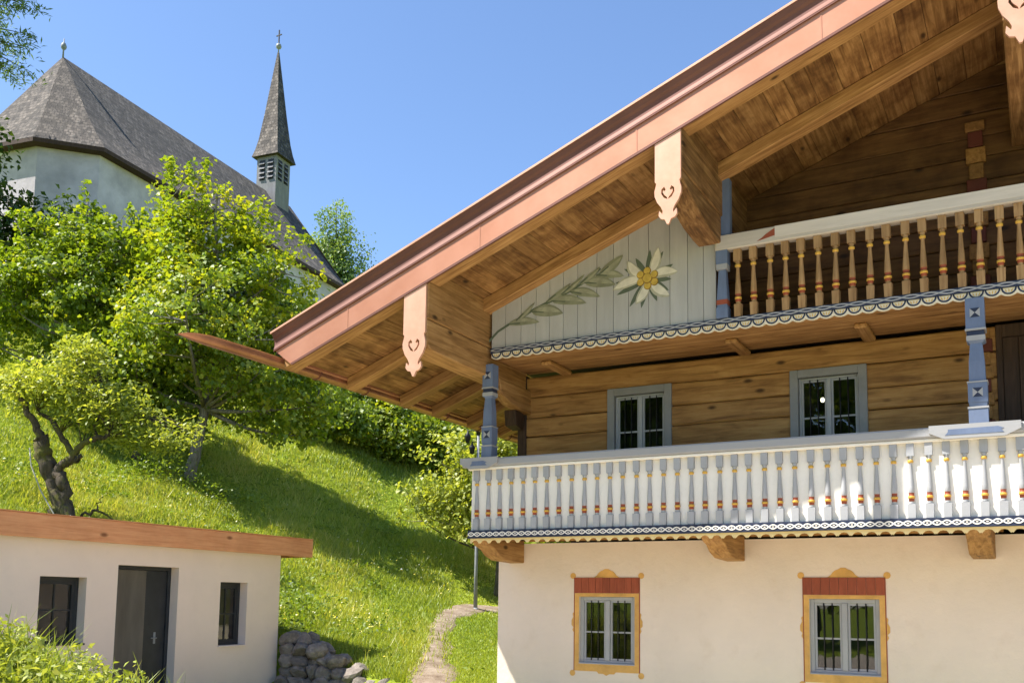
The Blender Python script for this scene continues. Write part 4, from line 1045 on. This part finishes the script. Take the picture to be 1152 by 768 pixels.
    a = cw(0, v0, 38.4); cr = MB(); cr.lathe([(.05, 0), (.04, .3), (.16, .38), (.21, .52), (.16, .66), (.04, .74), (.03, .8)], a[0], a[1], a[2], 10)
    build(cr, 'finial_ball', 'galvanised', tu)
    b = MB(); b.box(a[0]-.035, a[0]+.035, a[1]-.035, a[1]+.035, a[2]+.78, a[2]+1.75); b.box(a[0]-.24, a[0]+.24, a[1]-.03, a[1]+.03, a[2]+1.32, a[2]+1.39); build(b, 'cross', 'iron', tu, fixn=False)
church_build()

# ------------------------------------------------------------------ TREES
def leaf_mesh(C, N_, D_, L, Wd, fold, mat, tint, name):
    # C centres, N_ normals, D_ directions -> folded rhombic leaves
    S = np.cross(D_, N_); S /= np.linalg.norm(S, axis=1)[:, None]+1e-9
    L = L[:, None]; Wd = Wd[:, None]
    v0 = C-D_*L*.5; v2 = C+D_*L*.5-N_*L*.12; v1 = C+S*Wd*.5+N_*fold*Wd-D_*L*.05; v3 = C-S*Wd*.5+N_*fold*Wd-D_*L*.05
    V = np.stack([v0, v1, v2, v3], 1).reshape(-1, 3); F = np.arange(len(V)).reshape(-1, 4)
    return np_mesh(name, V, F, [mat], tint)
def unit(a): return a/(np.linalg.norm(a, axis=-1, keepdims=True)+1e-9)
def tree(name, label, cat, base, trunk, blobs, nclump, per, lsize, mat, barkm='bark', r0=.16, seed=1, group=None, csize=.45, limbs=9, updown=.35, shoots=0, outer=.55, tintb=0.0, droop=0.0, flat=.7):
    """trunk: points relative to base; blobs: (cx,cy,cz,rx,ry,rz) relative to base."""
    g = np.random.default_rng(seed); rr = random.Random(seed)
    bz = float(terr(base[0], base[1]))-.12; B = Vector((base[0], base[1], bz))
    o = tag(empty(name, tuple(B)), label, cat, group)
    pts = [B+Vector(p_) for p_ in trunk]
    # resample trunk
    tp_ = []
    for i in range(len(pts)-1):
        for k in range(4): tp_.append(pts[i].lerp(pts[i+1], k/4)+Vector((rr.gauss(0, 1), rr.gauss(0, 1), 0))*r0*.12)
    tp_.append(pts[-1]); nT = len(tp_)
    wb = MB(); rad = [r0*(1.35 if i == 0 else 1)*(1-.86*i/(nT-1)) for i in range(nT)]
    wb.tube(tp_, rad, 9)
    vol = np.array([b[3]*b[4]*b[5] for b in blobs])**.75; pr = vol/vol.sum()
    idx = g.choice(len(blobs), nclump, p=pr); bl = np.array(blobs)[idx]
    dr_ = unit(g.normal(size=(nclump, 3))); rad_ = g.uniform(0, 1, nclump)**outer
    # lumpy outline
    lump = 1+.16*np.sin(dr_[:, 0]*5+seed)*np.cos(dr_[:, 1]*4.3+seed*2)+.12*np.sin(dr_[:, 2]*6+seed)
    cc = bl[:, :3]+dr_*bl[:, 3:]*(rad_*lump)[:, None]
    if shoots:
        # upright shoots standing out of the top of the crown
        top = cc[np.argsort(-cc[:, 2])[:max(shoots*4, 8)]]; sh = top[g.choice(len(top), shoots)]
        ex = []
        for s_ in sh:
            hh = g.uniform(.5, 1.3); dx = g.normal(size=2)*.12
            for t in np.linspace(.2, 1, 5): ex.append(s_+np.array([dx[0]*t, dx[1]*t, hh*t]))
        cc = np.concatenate([cc, np.array(ex)])
    cc_w = cc+np.array(B); nc = len(cc)
    csz = np.full(nc, csize)*g.uniform(.6, 1.25, nc)
    if shoots: csz[nclump:] = csize*.42
    # limbs: toward far clumps
    order = g.choice(nclump, min(limbs, nclump), replace=False); nodes = [(p_, rad[i]) for i, p_ in enumerate(tp_)][max(1, nT//3):]
    L_nodes = []
    for j in order:
        tgt = Vector(cc_w[j]); cand = [(p_, r_) for p_, r_ in nodes if p_.z < tgt.z+.3] or nodes[:1]
        p_, r_ = min(cand, key=lambda q: (q[0]-tgt).length+.6*abs(tgt.z-q[0].z-.6*(tgt-q[0]).length))
        mid = p_.lerp(tgt, .5)+Vector((0, 0, -.10*(tgt-p_).length))+Vector((rr.gauss(0, 1), rr.gauss(0, 1), rr.gauss(0, 1)))*.07*(tgt-p_).length
        ch_ = []; n_ = 7
        for k in range(n_):
            t = k/(n_-1); q = p_.lerp(mid, t).lerp(mid.lerp(tgt, t), t); ch_.append(q)
        rb = min(r_*.62, r0*.5); rs = [rb*(1-.82*k/(n_-1)) for k in range(n_)]
        wb.tube(ch_, rs, 6); L_nodes += list(zip(ch_[2:], rs[2:]))
    alln = np.array([tuple(p_) for p_, _ in L_nodes]+[tuple(p_) for p_, _ in nodes[len(nodes)//2:]])
    # twigs to each clump
    for j in range(nc):
        dv = np.linalg.norm(alln-cc_w[j], axis=1)+.5*np.maximum(0, alln[:, 2]-cc_w[j, 2]); a = Vector(alln[int(dv.argmin())]); b = Vector(cc_w[j])
        if j % 2 == 0 and (b-a).length < 3.2:
            mid = a.lerp(b, .55)+Vector((rr.gauss(0, .06), rr.gauss(0, .06), -.05*(b-a).length)); wb.tube([a, mid, b], [.017*r0/.16, .011*r0/.16, .005], 4, close=False)
    build(wb, 'trunk', barkm, o, fixn=False)
    nl = np.maximum(4, (per*(csz/csize)**1.6).astype(int)); ci = np.repeat(np.arange(nc), nl); M = len(ci)
    off = g.normal(size=(M, 3))*csz[ci][:, None]*.52; off[:, 2] *= flat; off[:, 2] -= droop*np.abs(g.normal(size=M))*csz[ci]
    C = cc_w[ci]+off
    ctr = np.array(B)+np.average(np.array(blobs)[:, :3], axis=0, weights=vol)
    outw = unit(C-ctr); N_ = unit(outw*.55+np.array([0, 0, updown*2])+g.normal(size=(M, 3))*.62)
    D_ = unit(np.cross(N_, g.normal(size=(M, 3)))+np.array([0, 0, -.15-droop])); 
    L = lsize*g.uniform(.65, 1.35, M); Wd = L*g.uniform(.6, .95, M)
    tcl = g.normal(0, .16, nc)[ci]; tint = np.clip(.48+tintb+tcl+g.normal(0, .15, M)+.12*(rad_[ci % nclump]-.6), 0, 1)
    put(bpy.data.objects.new('crown', leaf_mesh(C, N_, D_, L, Wd, .16, mat, tint, 'crown')), o)
    return o
def world(px, dep):
    # where a bearing (picture column) at a given depth meets the ground
    la = (px-576)/1092*dep; return (la*CH-dep*SH, la*SH+dep*CH)

# centre maple on the slope
tree('maple_tree', 'tall yellow-green maple with leaning pale trunk on the shaded slope below the church', 'tree', (-22.1, 20.4),
     [(0, 0, 0), (.15, .05, 1.0), (.35, .2, 2.2), (.5, .3, 3.6), (.45, .35, 5.4), (.3, .3, 7.6), (.25, .3, 9.2)],
     [(-.2, .0, 7.7, 1.75, 1.5, 1.8), (-.5, -.2, 6.4, 1.9, 1.6, 2.0), (1.7, 1.0, 6.0, 1.8, 1.6, 1.9), (.5, .3, 4.6, 2.7, 2.2, 1.7), (2.4, 1.3, 4.2, 1.7, 1.5, 1.5), (1.5, .8, 2.7, 2.3, 1.8, 1.2), (-1.0, -.5, 4.4, 1.6, 1.5, 1.5), (-1.3, -.6, 2.9, 1.5, 1.4, 1.0), (3.0, 1.6, 2.9, 1.4, 1.2, 1.1), (2.5, 1.3, 1.7, 1.6, 1.3, .8), (1.2, -1.2, 4.4, 1.8, 1.6, 1.6), (2.2, -.5, 3.3, 1.6, 1.4, 1.1), (-1.0, -.5, 7.0, 1.4, 1.2, 1.5), (1.2, .7, 7.3, 1.4, 1.2, 1.4), (1.6, -2.2, 4.4, 1.7, 1.5, 1.5), (.3, -2.0, 3.9, 1.5, 1.4, 1.2)],
     720, 42, .145, 'leaf_maple', 'bark_grey', .19, 3, tintb=.10, csize=.36, limbs=34, shoots=16)
tree('maple_tree', 'broad green maple with upright shoots at the left below the church apse', 'tree', world(75, 29.5),
     [(0, 0, 0), (.2, .1, 1.5), (.1, .2, 3.2), (-.1, .1, 5.2), (0, 0, 7.2)],
     [(-.1, 0, 5.5, 2.4, 2.0, 1.4), (-1.5, -.8, 4.4, 2.1, 1.8, 1.5), (1.5, .9, 4.9, 1.7, 1.5, 1.5), (.2, .1, 3.8, 2.7, 2.0, 1.7), (-2.2, -1.2, 3.2, 1.6, 1.4, 1.3), (1.8, 1.0, 2.6, 1.9, 1.6, 1.4), (.2, .1, 1.9, 2.2, 1.8, 1.1)],
     540, 44, .15, 'leaf_maple', 'bark_grey', .16, 5, tintb=-.12, csize=.36, limbs=30, shoots=22)
tree('young_tree', 'thin shrubby tree filling the gap between the two maples', 'tree', world(148, 29),
     [(0, 0, 0), (.1, .1, 1.5), (0, .2, 3.6), (.2, .1, 5.0)],
     [(0, 0, 3.6, 1.7, 1.5, 1.6), (.6, .4, 2.2, 1.9, 1.7, 1.3), (-1.0, -.6, 2.4, 1.6, 1.4, 1.4)], 320, 40, .15, 'leaf_mid', 'bark', .12, 6, csize=.45, limbs=14, shoots=5)
# old pollard behind the outbuilding
def pollard():
    base = (-20.5, 15.0); bz = float(terr(*base))-.15; B = Vector((base[0], base[1], bz)); g = np.random.default_rng(21)
    o = tag(empty('pollard_tree', tuple(B)), 'gnarled mossy old pollard tree with thick split trunk behind the outbuilding roof', 'tree')
    wb = MB(); lr = Vector((CH, SH, 0))
    P_ = lambda l, d, z: B+lr*(l*.92)+Vector((-SH, CH, 0))*d+Vector((0, 0, z*.76+.1))
    def knot(pts, rads, seg=11):
        # lumpy limb
        fin = []; fr = []
        for i in range(len(pts)-1):
            for k in range(5):
                t = k/5; fin.append(pts[i].lerp(pts[i+1], t)+Vector(tuple(g.normal(size=3)*.025))); fr.append((rads[i]*(1-t)+rads[i+1]*t)*g.uniform(.88, 1.13)*.78)
        fin.append(pts[-1]); fr.append(rads[-1]); wb.tube(fin, fr, seg)
    knot([P_(.12, 0, -.1), P_(0, 0, .7), P_(-.25, .05, 1.5), P_(-.52, 0, 2.2), P_(-.62, 0, 2.75)], [.36, .29, .26, .26, .20])
    knot([P_(.30, -.1, -.1), P_(.26, -.1, .7), P_(.05, -.1, 1.45), P_(-.15, -.05, 1.75)], [.24, .18, .17, .16], 9)
    knot([P_(-.12, -.1, 1.6), P_(.22, -.15, 2.0), P_(.55, -.2, 2.45), P_(.95, -.2, 2.75), P_(1.25, -.1, 2.85)], [.15, .13, .10, .085, .05], 8)
    knot([P_(.22, -.1, 1.95), P_(.5, -.2, 2.05), P_(.58, -.2, 2.15)], [.1, .09, .06], 7)
    knot([P_(.3, -.1, 2.1), P_(0, 0, 2.75), P_(-.45, .1, 3.35), P_(-.8, .1, 3.6)], [.11, .09, .08, .05], 8)
    knot([P_(-.6, 0, 2.6), P_(-.8, 0, 3.2), P_(-1.2, 0, 3.9), P_(-1.5, 0, 4.4)], [.15, .11, .08, .05], 8)
    knot([P_(1.2, -.1, 2.85), P_(1.6, 0, 3.3), P_(2.0, .1, 3.5)], [.05, .035, .02], 6); knot([P_(.9, -.2, 2.7), P_(.8, .1, 3.4), P_(.9, .2, 4.1)], [.06, .04, .02], 6)
    knot([P_(.55, 0, .25), P_(.9, 0, .5), P_(1.25, 0, .3), P_(1.6, 0, .05)], [.05, .045, .03, .02], 6); knot([P_(.6, -.1, .2), P_(1.0, -.2, .15), P_(1.5, -.2, -.1)], [.05, .03, .02], 6)
    knot([P_(.9, 0, .48), P_(1.1, 0, .9)], [.03, .015], 5)
    tips = [P_(-1.5, 0, 4.4), P_(-.8, .1, 3.6), P_(2.0, .1, 3.5), P_(.9, .2, 4.1)]
    bl = [(.1, 0, 4.3, 1.6, 1.0, .8), (1.4, 0, 3.6, 1.5, .9, .8), (2.6, 0, 2.9, .9, .7, .6), (-1.3, 0, 4.3, 1.2, .9, .7), (.4, 0, 5.3, .7, .6, .6), (1.6, 0, 2.7, 1.0, .7, .5)]
    cl = []
    for j in range(190):
        b = bl[int(g.choice(len(bl), p=[.28, .26, .1, .14, .12, .10]))]; d = unit(g.normal(size=3))*g.uniform(0, 1)**.5; cl.append(P_(b[0]+d[0]*b[3], b[1]+d[1]*b[4], b[2]+d[2]*b[5]))
        a = min(tips+[P_(.55, -.2, 2.45), P_(1.25, -.1, 2.85), P_(-.1, 0, 2.9)], key=lambda q: (q-cl[-1]).length)
        if j % 2 == 0: wb.tube([a, a.lerp(cl[-1], .5)+Vector((0, 0, .1)), cl[-1]], [.022, .014, .005], 4, close=False)
    build(wb, 'trunk', 'bark_old', o, fixn=False)
    cl = np.array([tuple(q) for q in cl]); ci = np.repeat(np.arange(len(cl)), 46); M = len(ci); off = g.normal(size=(M, 3))*.17*g.uniform(.6, 1.5, len(cl))[ci][:, None]; off[:, 2] *= .7
    C = cl[ci]+off; N_ = unit(np.array([-.2, -.2, .9])+g.normal(size=(M, 3))*.6); D_ = unit(np.cross(N_, g.normal(size=(M, 3)))); L = .13*g.uniform(.6, 1.4, M)
    put(bpy.data.objects.new('crown', leaf_mesh(C, N_, D_, L, L*.45, .12, 'leaf_pale', np.clip(.5+g.normal(0, .18, len(cl))[ci]+g.normal(0, .15, M), 0, 1), 'crown')), o)
    rp = MB(); rp.tube([P_(-.72, -.3, 2.35), P_(-.62, -.36, 1.8), P_(-.3, -.42, 1.0), P_(.1, -.5, .3), P_(.35, -.5, -.15)], .016, 5); rp.tube([P_(.35, -.5, -.1), P_(.52, -.45, .25)], .016, 5)
    ro = build(rp, 'rope', 'rope', None); tag(ro, 'pale rope tied around the gnarled pollard trunk', 'rope')
pollard()
# dark wood behind the maples
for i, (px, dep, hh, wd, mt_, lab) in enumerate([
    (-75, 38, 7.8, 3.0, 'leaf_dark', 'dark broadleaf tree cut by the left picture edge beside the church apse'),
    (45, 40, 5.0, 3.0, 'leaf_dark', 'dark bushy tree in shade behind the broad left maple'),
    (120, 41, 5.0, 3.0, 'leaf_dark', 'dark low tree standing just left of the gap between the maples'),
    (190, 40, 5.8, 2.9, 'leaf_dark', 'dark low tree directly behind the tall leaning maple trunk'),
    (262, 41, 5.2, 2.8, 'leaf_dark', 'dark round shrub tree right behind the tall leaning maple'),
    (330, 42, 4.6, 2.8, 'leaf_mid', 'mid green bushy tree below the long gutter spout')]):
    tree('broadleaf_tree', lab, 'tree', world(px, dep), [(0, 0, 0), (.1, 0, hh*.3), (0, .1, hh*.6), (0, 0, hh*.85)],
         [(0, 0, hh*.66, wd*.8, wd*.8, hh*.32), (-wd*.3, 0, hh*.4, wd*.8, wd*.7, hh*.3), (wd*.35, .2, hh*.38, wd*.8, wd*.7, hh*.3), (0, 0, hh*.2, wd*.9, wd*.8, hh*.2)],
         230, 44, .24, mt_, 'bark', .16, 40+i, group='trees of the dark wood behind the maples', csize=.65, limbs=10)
# shrubs along the meadow's upper edge
for i, (px, dep, hh, wd, mt_, lab) in enumerate([
    (395, 38, 3.6, 2.2, 'leaf_mid', 'green shrub at the left end of the bright hedge above the meadow'),
    (442, 37, 2.7, 1.9, 'leaf_maple', 'bright yellow-green shrub in the middle of the hedge above the meadow'),
    (430, 41, 4.8, 2.6, 'leaf_mid', 'green taller shrub rising behind the middle of the hedge'),
    (490, 37, 3.0, 2.0, 'leaf_maple', 'bright shrub under the eave at the right end of the hedge'),
    (525, 40, 5.4, 2.8, 'leaf_maple', 'taller bright shrub under the eave behind the right end of the hedge'),
    (362, 35.5, 2.0, 1.7, 'leaf_mid', 'low spreading shrub at the foot of the hedge near the maple')]):
    tree('hedge_shrub', lab, 'shrub', world(px, dep), [(0, 0, 0), (0, .05, hh*.4), (.05, 0, hh*.8)],
         [(0, 0, hh*.55, wd, wd*.8, hh*.45), (-wd*.5, 0, hh*.35, wd*.7, wd*.6, hh*.35), (wd*.5, 0, hh*.35, wd*.7, wd*.6, hh*.35)],
         220, 42, .16, mt_, 'bark', .08, 60+i, group='shrubs along the upper edge of the meadow', csize=.45, limbs=9)
# tree beside the path, its crown half behind the balcony
tree('path_tree', 'light green tree with brown trunk beside the path, half hidden by the balcony', 'tree', (-13.35, 23.6),
     [(0, 0, 0), (.02, 0, 1.0), (.1, .1, 2.2), (-.05, .1, 3.8), (-.1, 0, 5.2)],
     [(-.5, -.3, 3.6, 1.7, 1.5, 1.3), (-1.5, -.8, 2.7, 1.3, 1.2, .9), (.5, .4, 4.4, 1.7, 1.5, 1.4), (1.4, .9, 3.2, 1.5, 1.3, 1.4), (-.8, -.4, 1.9, 1.0, .9, .6), (-.2, -.1, 2.5, 1.4, 1.2, .9)],
     330, 44, .13, 'leaf_pale', 'bark', .11, 80, csize=.38, limbs=18)
tree('path_tree', 'light green bush seen between the blue post and the log corner', 'bush', (-12.4, 28.5),
     [(0, 0, 0), (.1, .1, 1.5), (0, .1, 3.5)], [(0, 0, 3.6, 2.6, 2.0, 2.2), (-1.5, -.6, 2.4, 1.8, 1.4, 1.8), (1.4, .8, 2.4, 1.8, 1.4, 1.8)], 260, 40, .17, 'leaf_maple', 'bark', .1, 81, csize=.45, limbs=12)
# trees behind the church and at the upper left
tree('birch_tree', 'feathery blue-green tree rising behind the church to the right of the spire', 'tree', world(366, 78),
     [(0, 0, 0), (0, 0, 5), (.2, 0, 10), (0, 0, 15.5)], [(0, 0, 11.2, 2.0, 1.8, 4.9), (-1.2, 0, 8.4, 2.2, 2, 4), (1.5, 0.4, 7.4, 2.2, 1.8, 4.4), (-2.8, 0, 9.6, 1.3, 1.2, 3.6)], 560, 56, .22, 'leaf_larch', 'bark', .25, 90, csize=.85, limbs=14, droop=.4)
tree('birch_tree', 'pale feathery tree just right of the church turret, lower than its neighbour', 'tree', world(345, 84),
     [(0, 0, 0), (0, 0, 4), (.2, 0, 8), (0, 0, 12)], [(0, 0, 8.8, 1.8, 1.8, 4.2)], 200, 40, .30, 'leaf_larch', 'bark', .2, 91, csize=.8, limbs=10, droop=.4)
def larch():
    bx_, by_ = world(-92, 40); bz = float(terr(bx_, by_))-.2; B = Vector((bx_, by_, bz)); g = np.random.default_rng(33)
    o = tag(empty('spruce_tree', tuple(B)), 'tall dark conifer whose branch tips reach in at the top left corner', 'tree')
    H = 21; wb = MB().tube([B, B+Vector((0, 0, 7)), B+Vector((.1, 0, 14)), B+Vector((0, .1, H))], [.42, .34, .2, .03], 9); cl = []
    z = 6.0
    while z < H-.4:
        ln = (2.7*(1-((z-9)/12)**2)+.4) if z > 10.5 else .7
        for k in range(6):
            a = g.uniform(0, 6.28); tip = B+Vector((math.cos(a)*ln, math.sin(a)*ln, z-.35*ln*.5+.25)); st = B+Vector((0, 0, z)); mid = st.lerp(tip, .5)+Vector((0, 0, .15))
            wb.tube([st, mid, tip], [.05, .03, .01], 5, close=False)
            for t in np.linspace(.25, 1.05, 9):
                q = st.lerp(mid, t).lerp(mid.lerp(tip, t), t); cl.append((q.x+g.normal()*.14, q.y+g.normal()*.14, q.z-.1))
        z += .62
    build(wb, 'trunk', 'bark', o, fixn=False); cl = np.array(cl); ci = np.repeat(np.arange(len(cl)), 22); M = len(ci)
    C = cl[ci]+g.normal(size=(M, 3))*np.array([.26, .26, .13]); N_ = unit(np.array([0, 0, 1.])+g.normal(size=(M, 3))*.5); D_ = unit(np.cross(N_, g.normal(size=(M, 3)))+np.array([0, 0, -.3])); L = .30*g.uniform(.6, 1.3, M)
    put(bpy.data.objects.new('crown', leaf_mesh(C, N_, D_, L, L*.22, .1, 'leaf_larch', np.clip(.35+g.normal(0, .2, M), 0, 1), 'crown')), o)
larch()
# trees on the far side of the yard, seen in the window panes
for i, (x_, y_, hh, lab) in enumerate([(-20, -25, 20, 'leafy tree across the yard mirrored in the upper left window'), (-11.5, -30, 22, 'leafy tree across the yard mirrored in the upper right window'), (-29, -30, 20, 'leafy tree across the yard mirrored in the lower left window'), (-4, -36, 19, 'leafy tree across the yard mirrored in the lower right window'), (-38, -20, 17, 'leafy tree across the yard, farthest from the house door')]):
    wd = hh*.30; tree('yard_tree', lab, 'tree', (x_, y_), [(0, 0, 0), (0, 0, hh*.4), (0, 0, hh*.8)], [(0, 0, hh*.62, wd, wd, hh*.36), (0, 0, hh*.3, wd*.8, wd*.8, hh*.2)], 240, 34, .55, 'leaf_mid', 'bark', .3, 120+i, group='trees across the yard mirrored in the panes', csize=1.3, limbs=7)

# ------------------------------------------------------------------ lamp post beside the path
lx, ly = -12.82, 21.5; lz = float(terr(lx, ly))-.05
lpst = tag(empty('lamp_post', (lx, ly, lz)), 'slim grey lamp post with small dark lanterns beside the path', 'street lamp')
build(MB().tube([(lx, ly, lz), (lx, ly, lz+1.2), (lx, ly, 6.1)], [.055, .045, .035], 10), 'pole', 'galvanised', lpst)
build(MB().lathe([(.09, 0), (.09, .06), (.06, .1)], lx, ly, lz, 10), 'base', 'galvanised', lpst)
for sx, zz in ((-.28, 6.05), (.0, 6.25), (-.16, 5.75)):
    qx, qy = lx+CH*sx, ly+SH*sx
    hm = MB(); hm.lathe([(.02, -.15), (.05, -.14), (.075, .0), (.085, .03), (.03, .1), (.012, .18)], qx, qy, zz, 8); hm.tube([(lx, ly, zz+.16), (qx, qy, zz+.18)], .012, 5) if sx else None
    build(hm, 'lantern', 'iron', lpst)

# ------------------------------------------------------------------ meadow grass, weeds
def grass():
    g = np.random.default_rng(5); N = 520000
    px = g.uniform(-90, 640, N); dep = 14.2+(46-14.2)*g.uniform(0, 1, N)**1.55
    la = (px-576)/1092*dep; X = la*CH-dep*SH; Y = la*SH+dep*CH
    pd = path_dist(X, Y)
    ok = (pd > -.30+.36*g.uniform(0, 1, N)**.6) & ~((X > -7.6) & (Y > 13.0)) & ~((X < -12.1) & (X > -16.8) & (Y < 14.0)) & ~((X > -12.3) & (Y < 13.9) & (X < -8.9)) & (Y > 12.9)
    X, Y, pd, dep = X[ok], Y[ok], pd[ok], dep[ok]; n = len(X)
    pat = np.sin(X*.9+np.sin(Y*.7)*1.5)*np.sin(Y*1.1+X*.3)+.6*np.sin(X*2.7+Y*1.9); Z = terr(X, Y)
    lawn = (X > -11.2-.9*(Y-16)*.6) & (pd < 3) & (X+.62*Y > -.2-.0)  # mown strip between path and house
    H = (.08+.10*g.uniform(0, 1, n)**2+.04*pat)*np.where(lawn, .38, 1.0); H = np.maximum(H, .05)
    tall = g.uniform(0, 1, n) > .985; H = np.where(tall & ~lawn, H*2.0, H)
    a = g.uniform(0, 6.283, n); wdt = (.004+.0005*dep)*g.uniform(.7, 1.3, n); dx, dy = np.cos(a), np.sin(a)
    bend = H*g.uniform(.2, .9, n); b_ = g.uniform(0, 6.283, n)
    V = np.stack([np.stack([X-dx*wdt, Y-dy*wdt, Z-.02], 1), np.stack([X+dx*wdt, Y+dy*wdt, Z-.02], 1), np.stack([X+np.cos(b_)*bend, Y+np.sin(b_)*bend, Z+H], 1)], 1).reshape(-1, 3)
    big = np.sin(X*.43+2*np.sin(Y*.31))*np.sin(Y*.52+1.2*np.sin(X*.37)); tint = np.clip(.42+.10*pat+.24*big+g.normal(0, .17, n)+tall*.3, 0, 1)
    o = put(bpy.data.objects.new('meadow_grass', np_mesh('meadow_grass', V, np.arange(len(V)).reshape(-1, 3), ['grass_blade'], tint)), None)
    tag(o, 'sunlit yellow-green meadow grass covering the hillside', 'grass', kind='stuff')
grass()
def flowers():
    g = np.random.default_rng(15); N = 5200; px = g.uniform(-60, 560, N); dep = 15+26*g.uniform(0, 1, N)**1.3
    la = (px-576)/1092*dep; X = la*CH-dep*SH; Y = la*SH+dep*CH; k = np.sin(X*.8+1)*np.sin(Y*.9)+.5*np.sin(X*2.1+Y*1.7)
    ok = (path_dist(X, Y) > .3) & (k > -.1) & ~((X < -11.9) & (X > -16.8) & (Y < 14.4)) & ~((X > -12.3) & (Y < 14.3)) & (X+.62*Y < -.2); X, Y = X[ok], Y[ok]; M = len(X)
    C = np.stack([X, Y, terr(X, Y)+g.uniform(.14, .26, M)], 1); N_ = unit(np.array([-.2, -.4, .9])+g.normal(size=(M, 3))*.3); D_ = unit(np.cross(N_, g.normal(size=(M, 3)))); L = g.uniform(.03, .06, M)
    o = put(bpy.data.objects.new('meadow_flowers', leaf_mesh(C, N_, D_, L, L, .05, 'flower_petal', g.uniform(0, 1, M), 'meadow_flowers')), None); tag(o, 'small yellow and white flowers scattered through the meadow', 'flowers', kind='stuff')
foliage('flower_petal', (0.70, 0.55, 0.03), (0.72, 0.62, 0.10), (0.75, 0.74, 0.68), .3)
flowers()
def weeds(name, label, cx, cy, sx_, sy_, N, hmin, hmax, seed, mat='weed_blade', wmul=1.0, kind='stuff', cat='weeds'):
    g = np.random.default_rng(seed); X = cx+g.normal(size=N)*sx_; Y = cy+g.normal(size=N)*sy_; Z = terr(X, Y)
    clu = .55+.45*np.sin(X*3.1+1)*np.sin(Y*3.7)+.25*np.sin(X*7+Y*5); H = g.uniform(hmin, hmax, N)*g.uniform(.5, 1, N)*np.clip(.6+.5*clu, .35, 1.25); a = g.uniform(0, 6.283, N); b_ = g.uniform(0, 6.283, N); wd = g.uniform(.008, .02, N)*wmul; be = H*g.uniform(.1, .6, N)
    rows = []
    for t, k in ((0, .6), (.4, 1.0), (.75, .8), (1.0, .05)):
        px_ = X+np.cos(b_)*be*t*t; py_ = Y+np.sin(b_)*be*t*t; pz = Z+H*(t-.18*t*t*(be/H)); rows.append((np.stack([px_-np.cos(a)*wd*k, py_-np.sin(a)*wd*k, pz], 1), np.stack([px_+np.cos(a)*wd*k, py_+np.sin(a)*wd*k, pz], 1)))
    V = np.stack([r_ for pr in rows for r_ in pr], 1); base = np.arange(N)[:, None]*8
    F = np.concatenate([base+np.array([[i*2, i*2+1, i*2+3, i*2+2]]) for i in range(3)], 0); tint = np.tile(np.clip(g.normal(.5, .2, N), 0, 1), 3)
    o = put(bpy.data.objects.new(name, np_mesh(name, V.reshape(-1, 3), F, [mat], tint)), None); tag(o, label, cat, kind=kind)
weeds('bank_weeds', 'bright tangle of tall grass and weeds on the bank before the outbuilding', -8.55, 5.6, 1.0, .75, 6500, .3, .95, 3, wmul=.6)
def leafy(name, label, pts, seed, n, hh, rr, mat, ls):
    g = np.random.default_rng(seed); C = []
    for (x_, y_) in pts:
        z_ = float(terr(x_, y_)); q = g.normal(size=(n, 3))*np.array([rr, rr, 0]); q[:, 2] = g.uniform(.02, hh, n)*(1-.4*np.minimum(1, np.hypot(q[:, 0], q[:, 1])/(2*rr))); C.append(q+np.array([x_, y_, z_]))
    C = np.concatenate(C); C = C[~((C[:, 0] > -12.5) & (C[:, 1] < 14.3) & (C[:, 1] > 8)) & ~((C[:, 0] < -11.9) & (C[:, 0] > -16.8) & (C[:, 1] < 14.5) & (C[:, 1] > 8)) & (path_dist(C[:, 0], C[:, 1]) > .1)]; M = len(C); N_ = unit(np.array([0, 0, .8])+g.normal(size=(M, 3))*.6); D_ = unit(np.cross(N_, g.normal(size=(M, 3)))); L = ls*g.uniform(.6, 1.4, M)
    o = put(bpy.data.objects.new(name, leaf_mesh(C, N_, D_, L, L*.5, .12, mat, np.clip(g.normal(.5, .2, M), 0, 1), name)), None); tag(o, label, 'weeds', kind='stuff')
leafy('slope_herbs', 'leafy nettles and herbs at the foot of the maple and along the meadow', [world(px, d) for px, d in ((165, 27.5), (172, 28), (180, 28.5), (250, 27.8), (262, 28), (200, 28), (232, 28), (330, 22), (345, 21), (322, 21.5), (140, 26.5), (110, 25.5), (330, 20), (20, 24), (395, 37), (430, 36), (465, 37))], 8, 200, .8, .45, 'leaf_mid', .10)
leafy('meadow_herbs', 'low dark leafy herbs dotted through the meadow grass', [world(rnd.uniform(0, 520), rnd.uniform(18, 36)) for _ in range(150)], 18, 60, .2, .30, 'leaf_mid', .085)
leafy('bank_herbs', 'broad-leaved herbs among the tall weeds on the near bank', [(-8.6+rnd.gauss(0, .8), 5.5+rnd.gauss(0, .6)) for _ in range(60)], 9, 230, .8, .14, 'leaf_pale', .07)
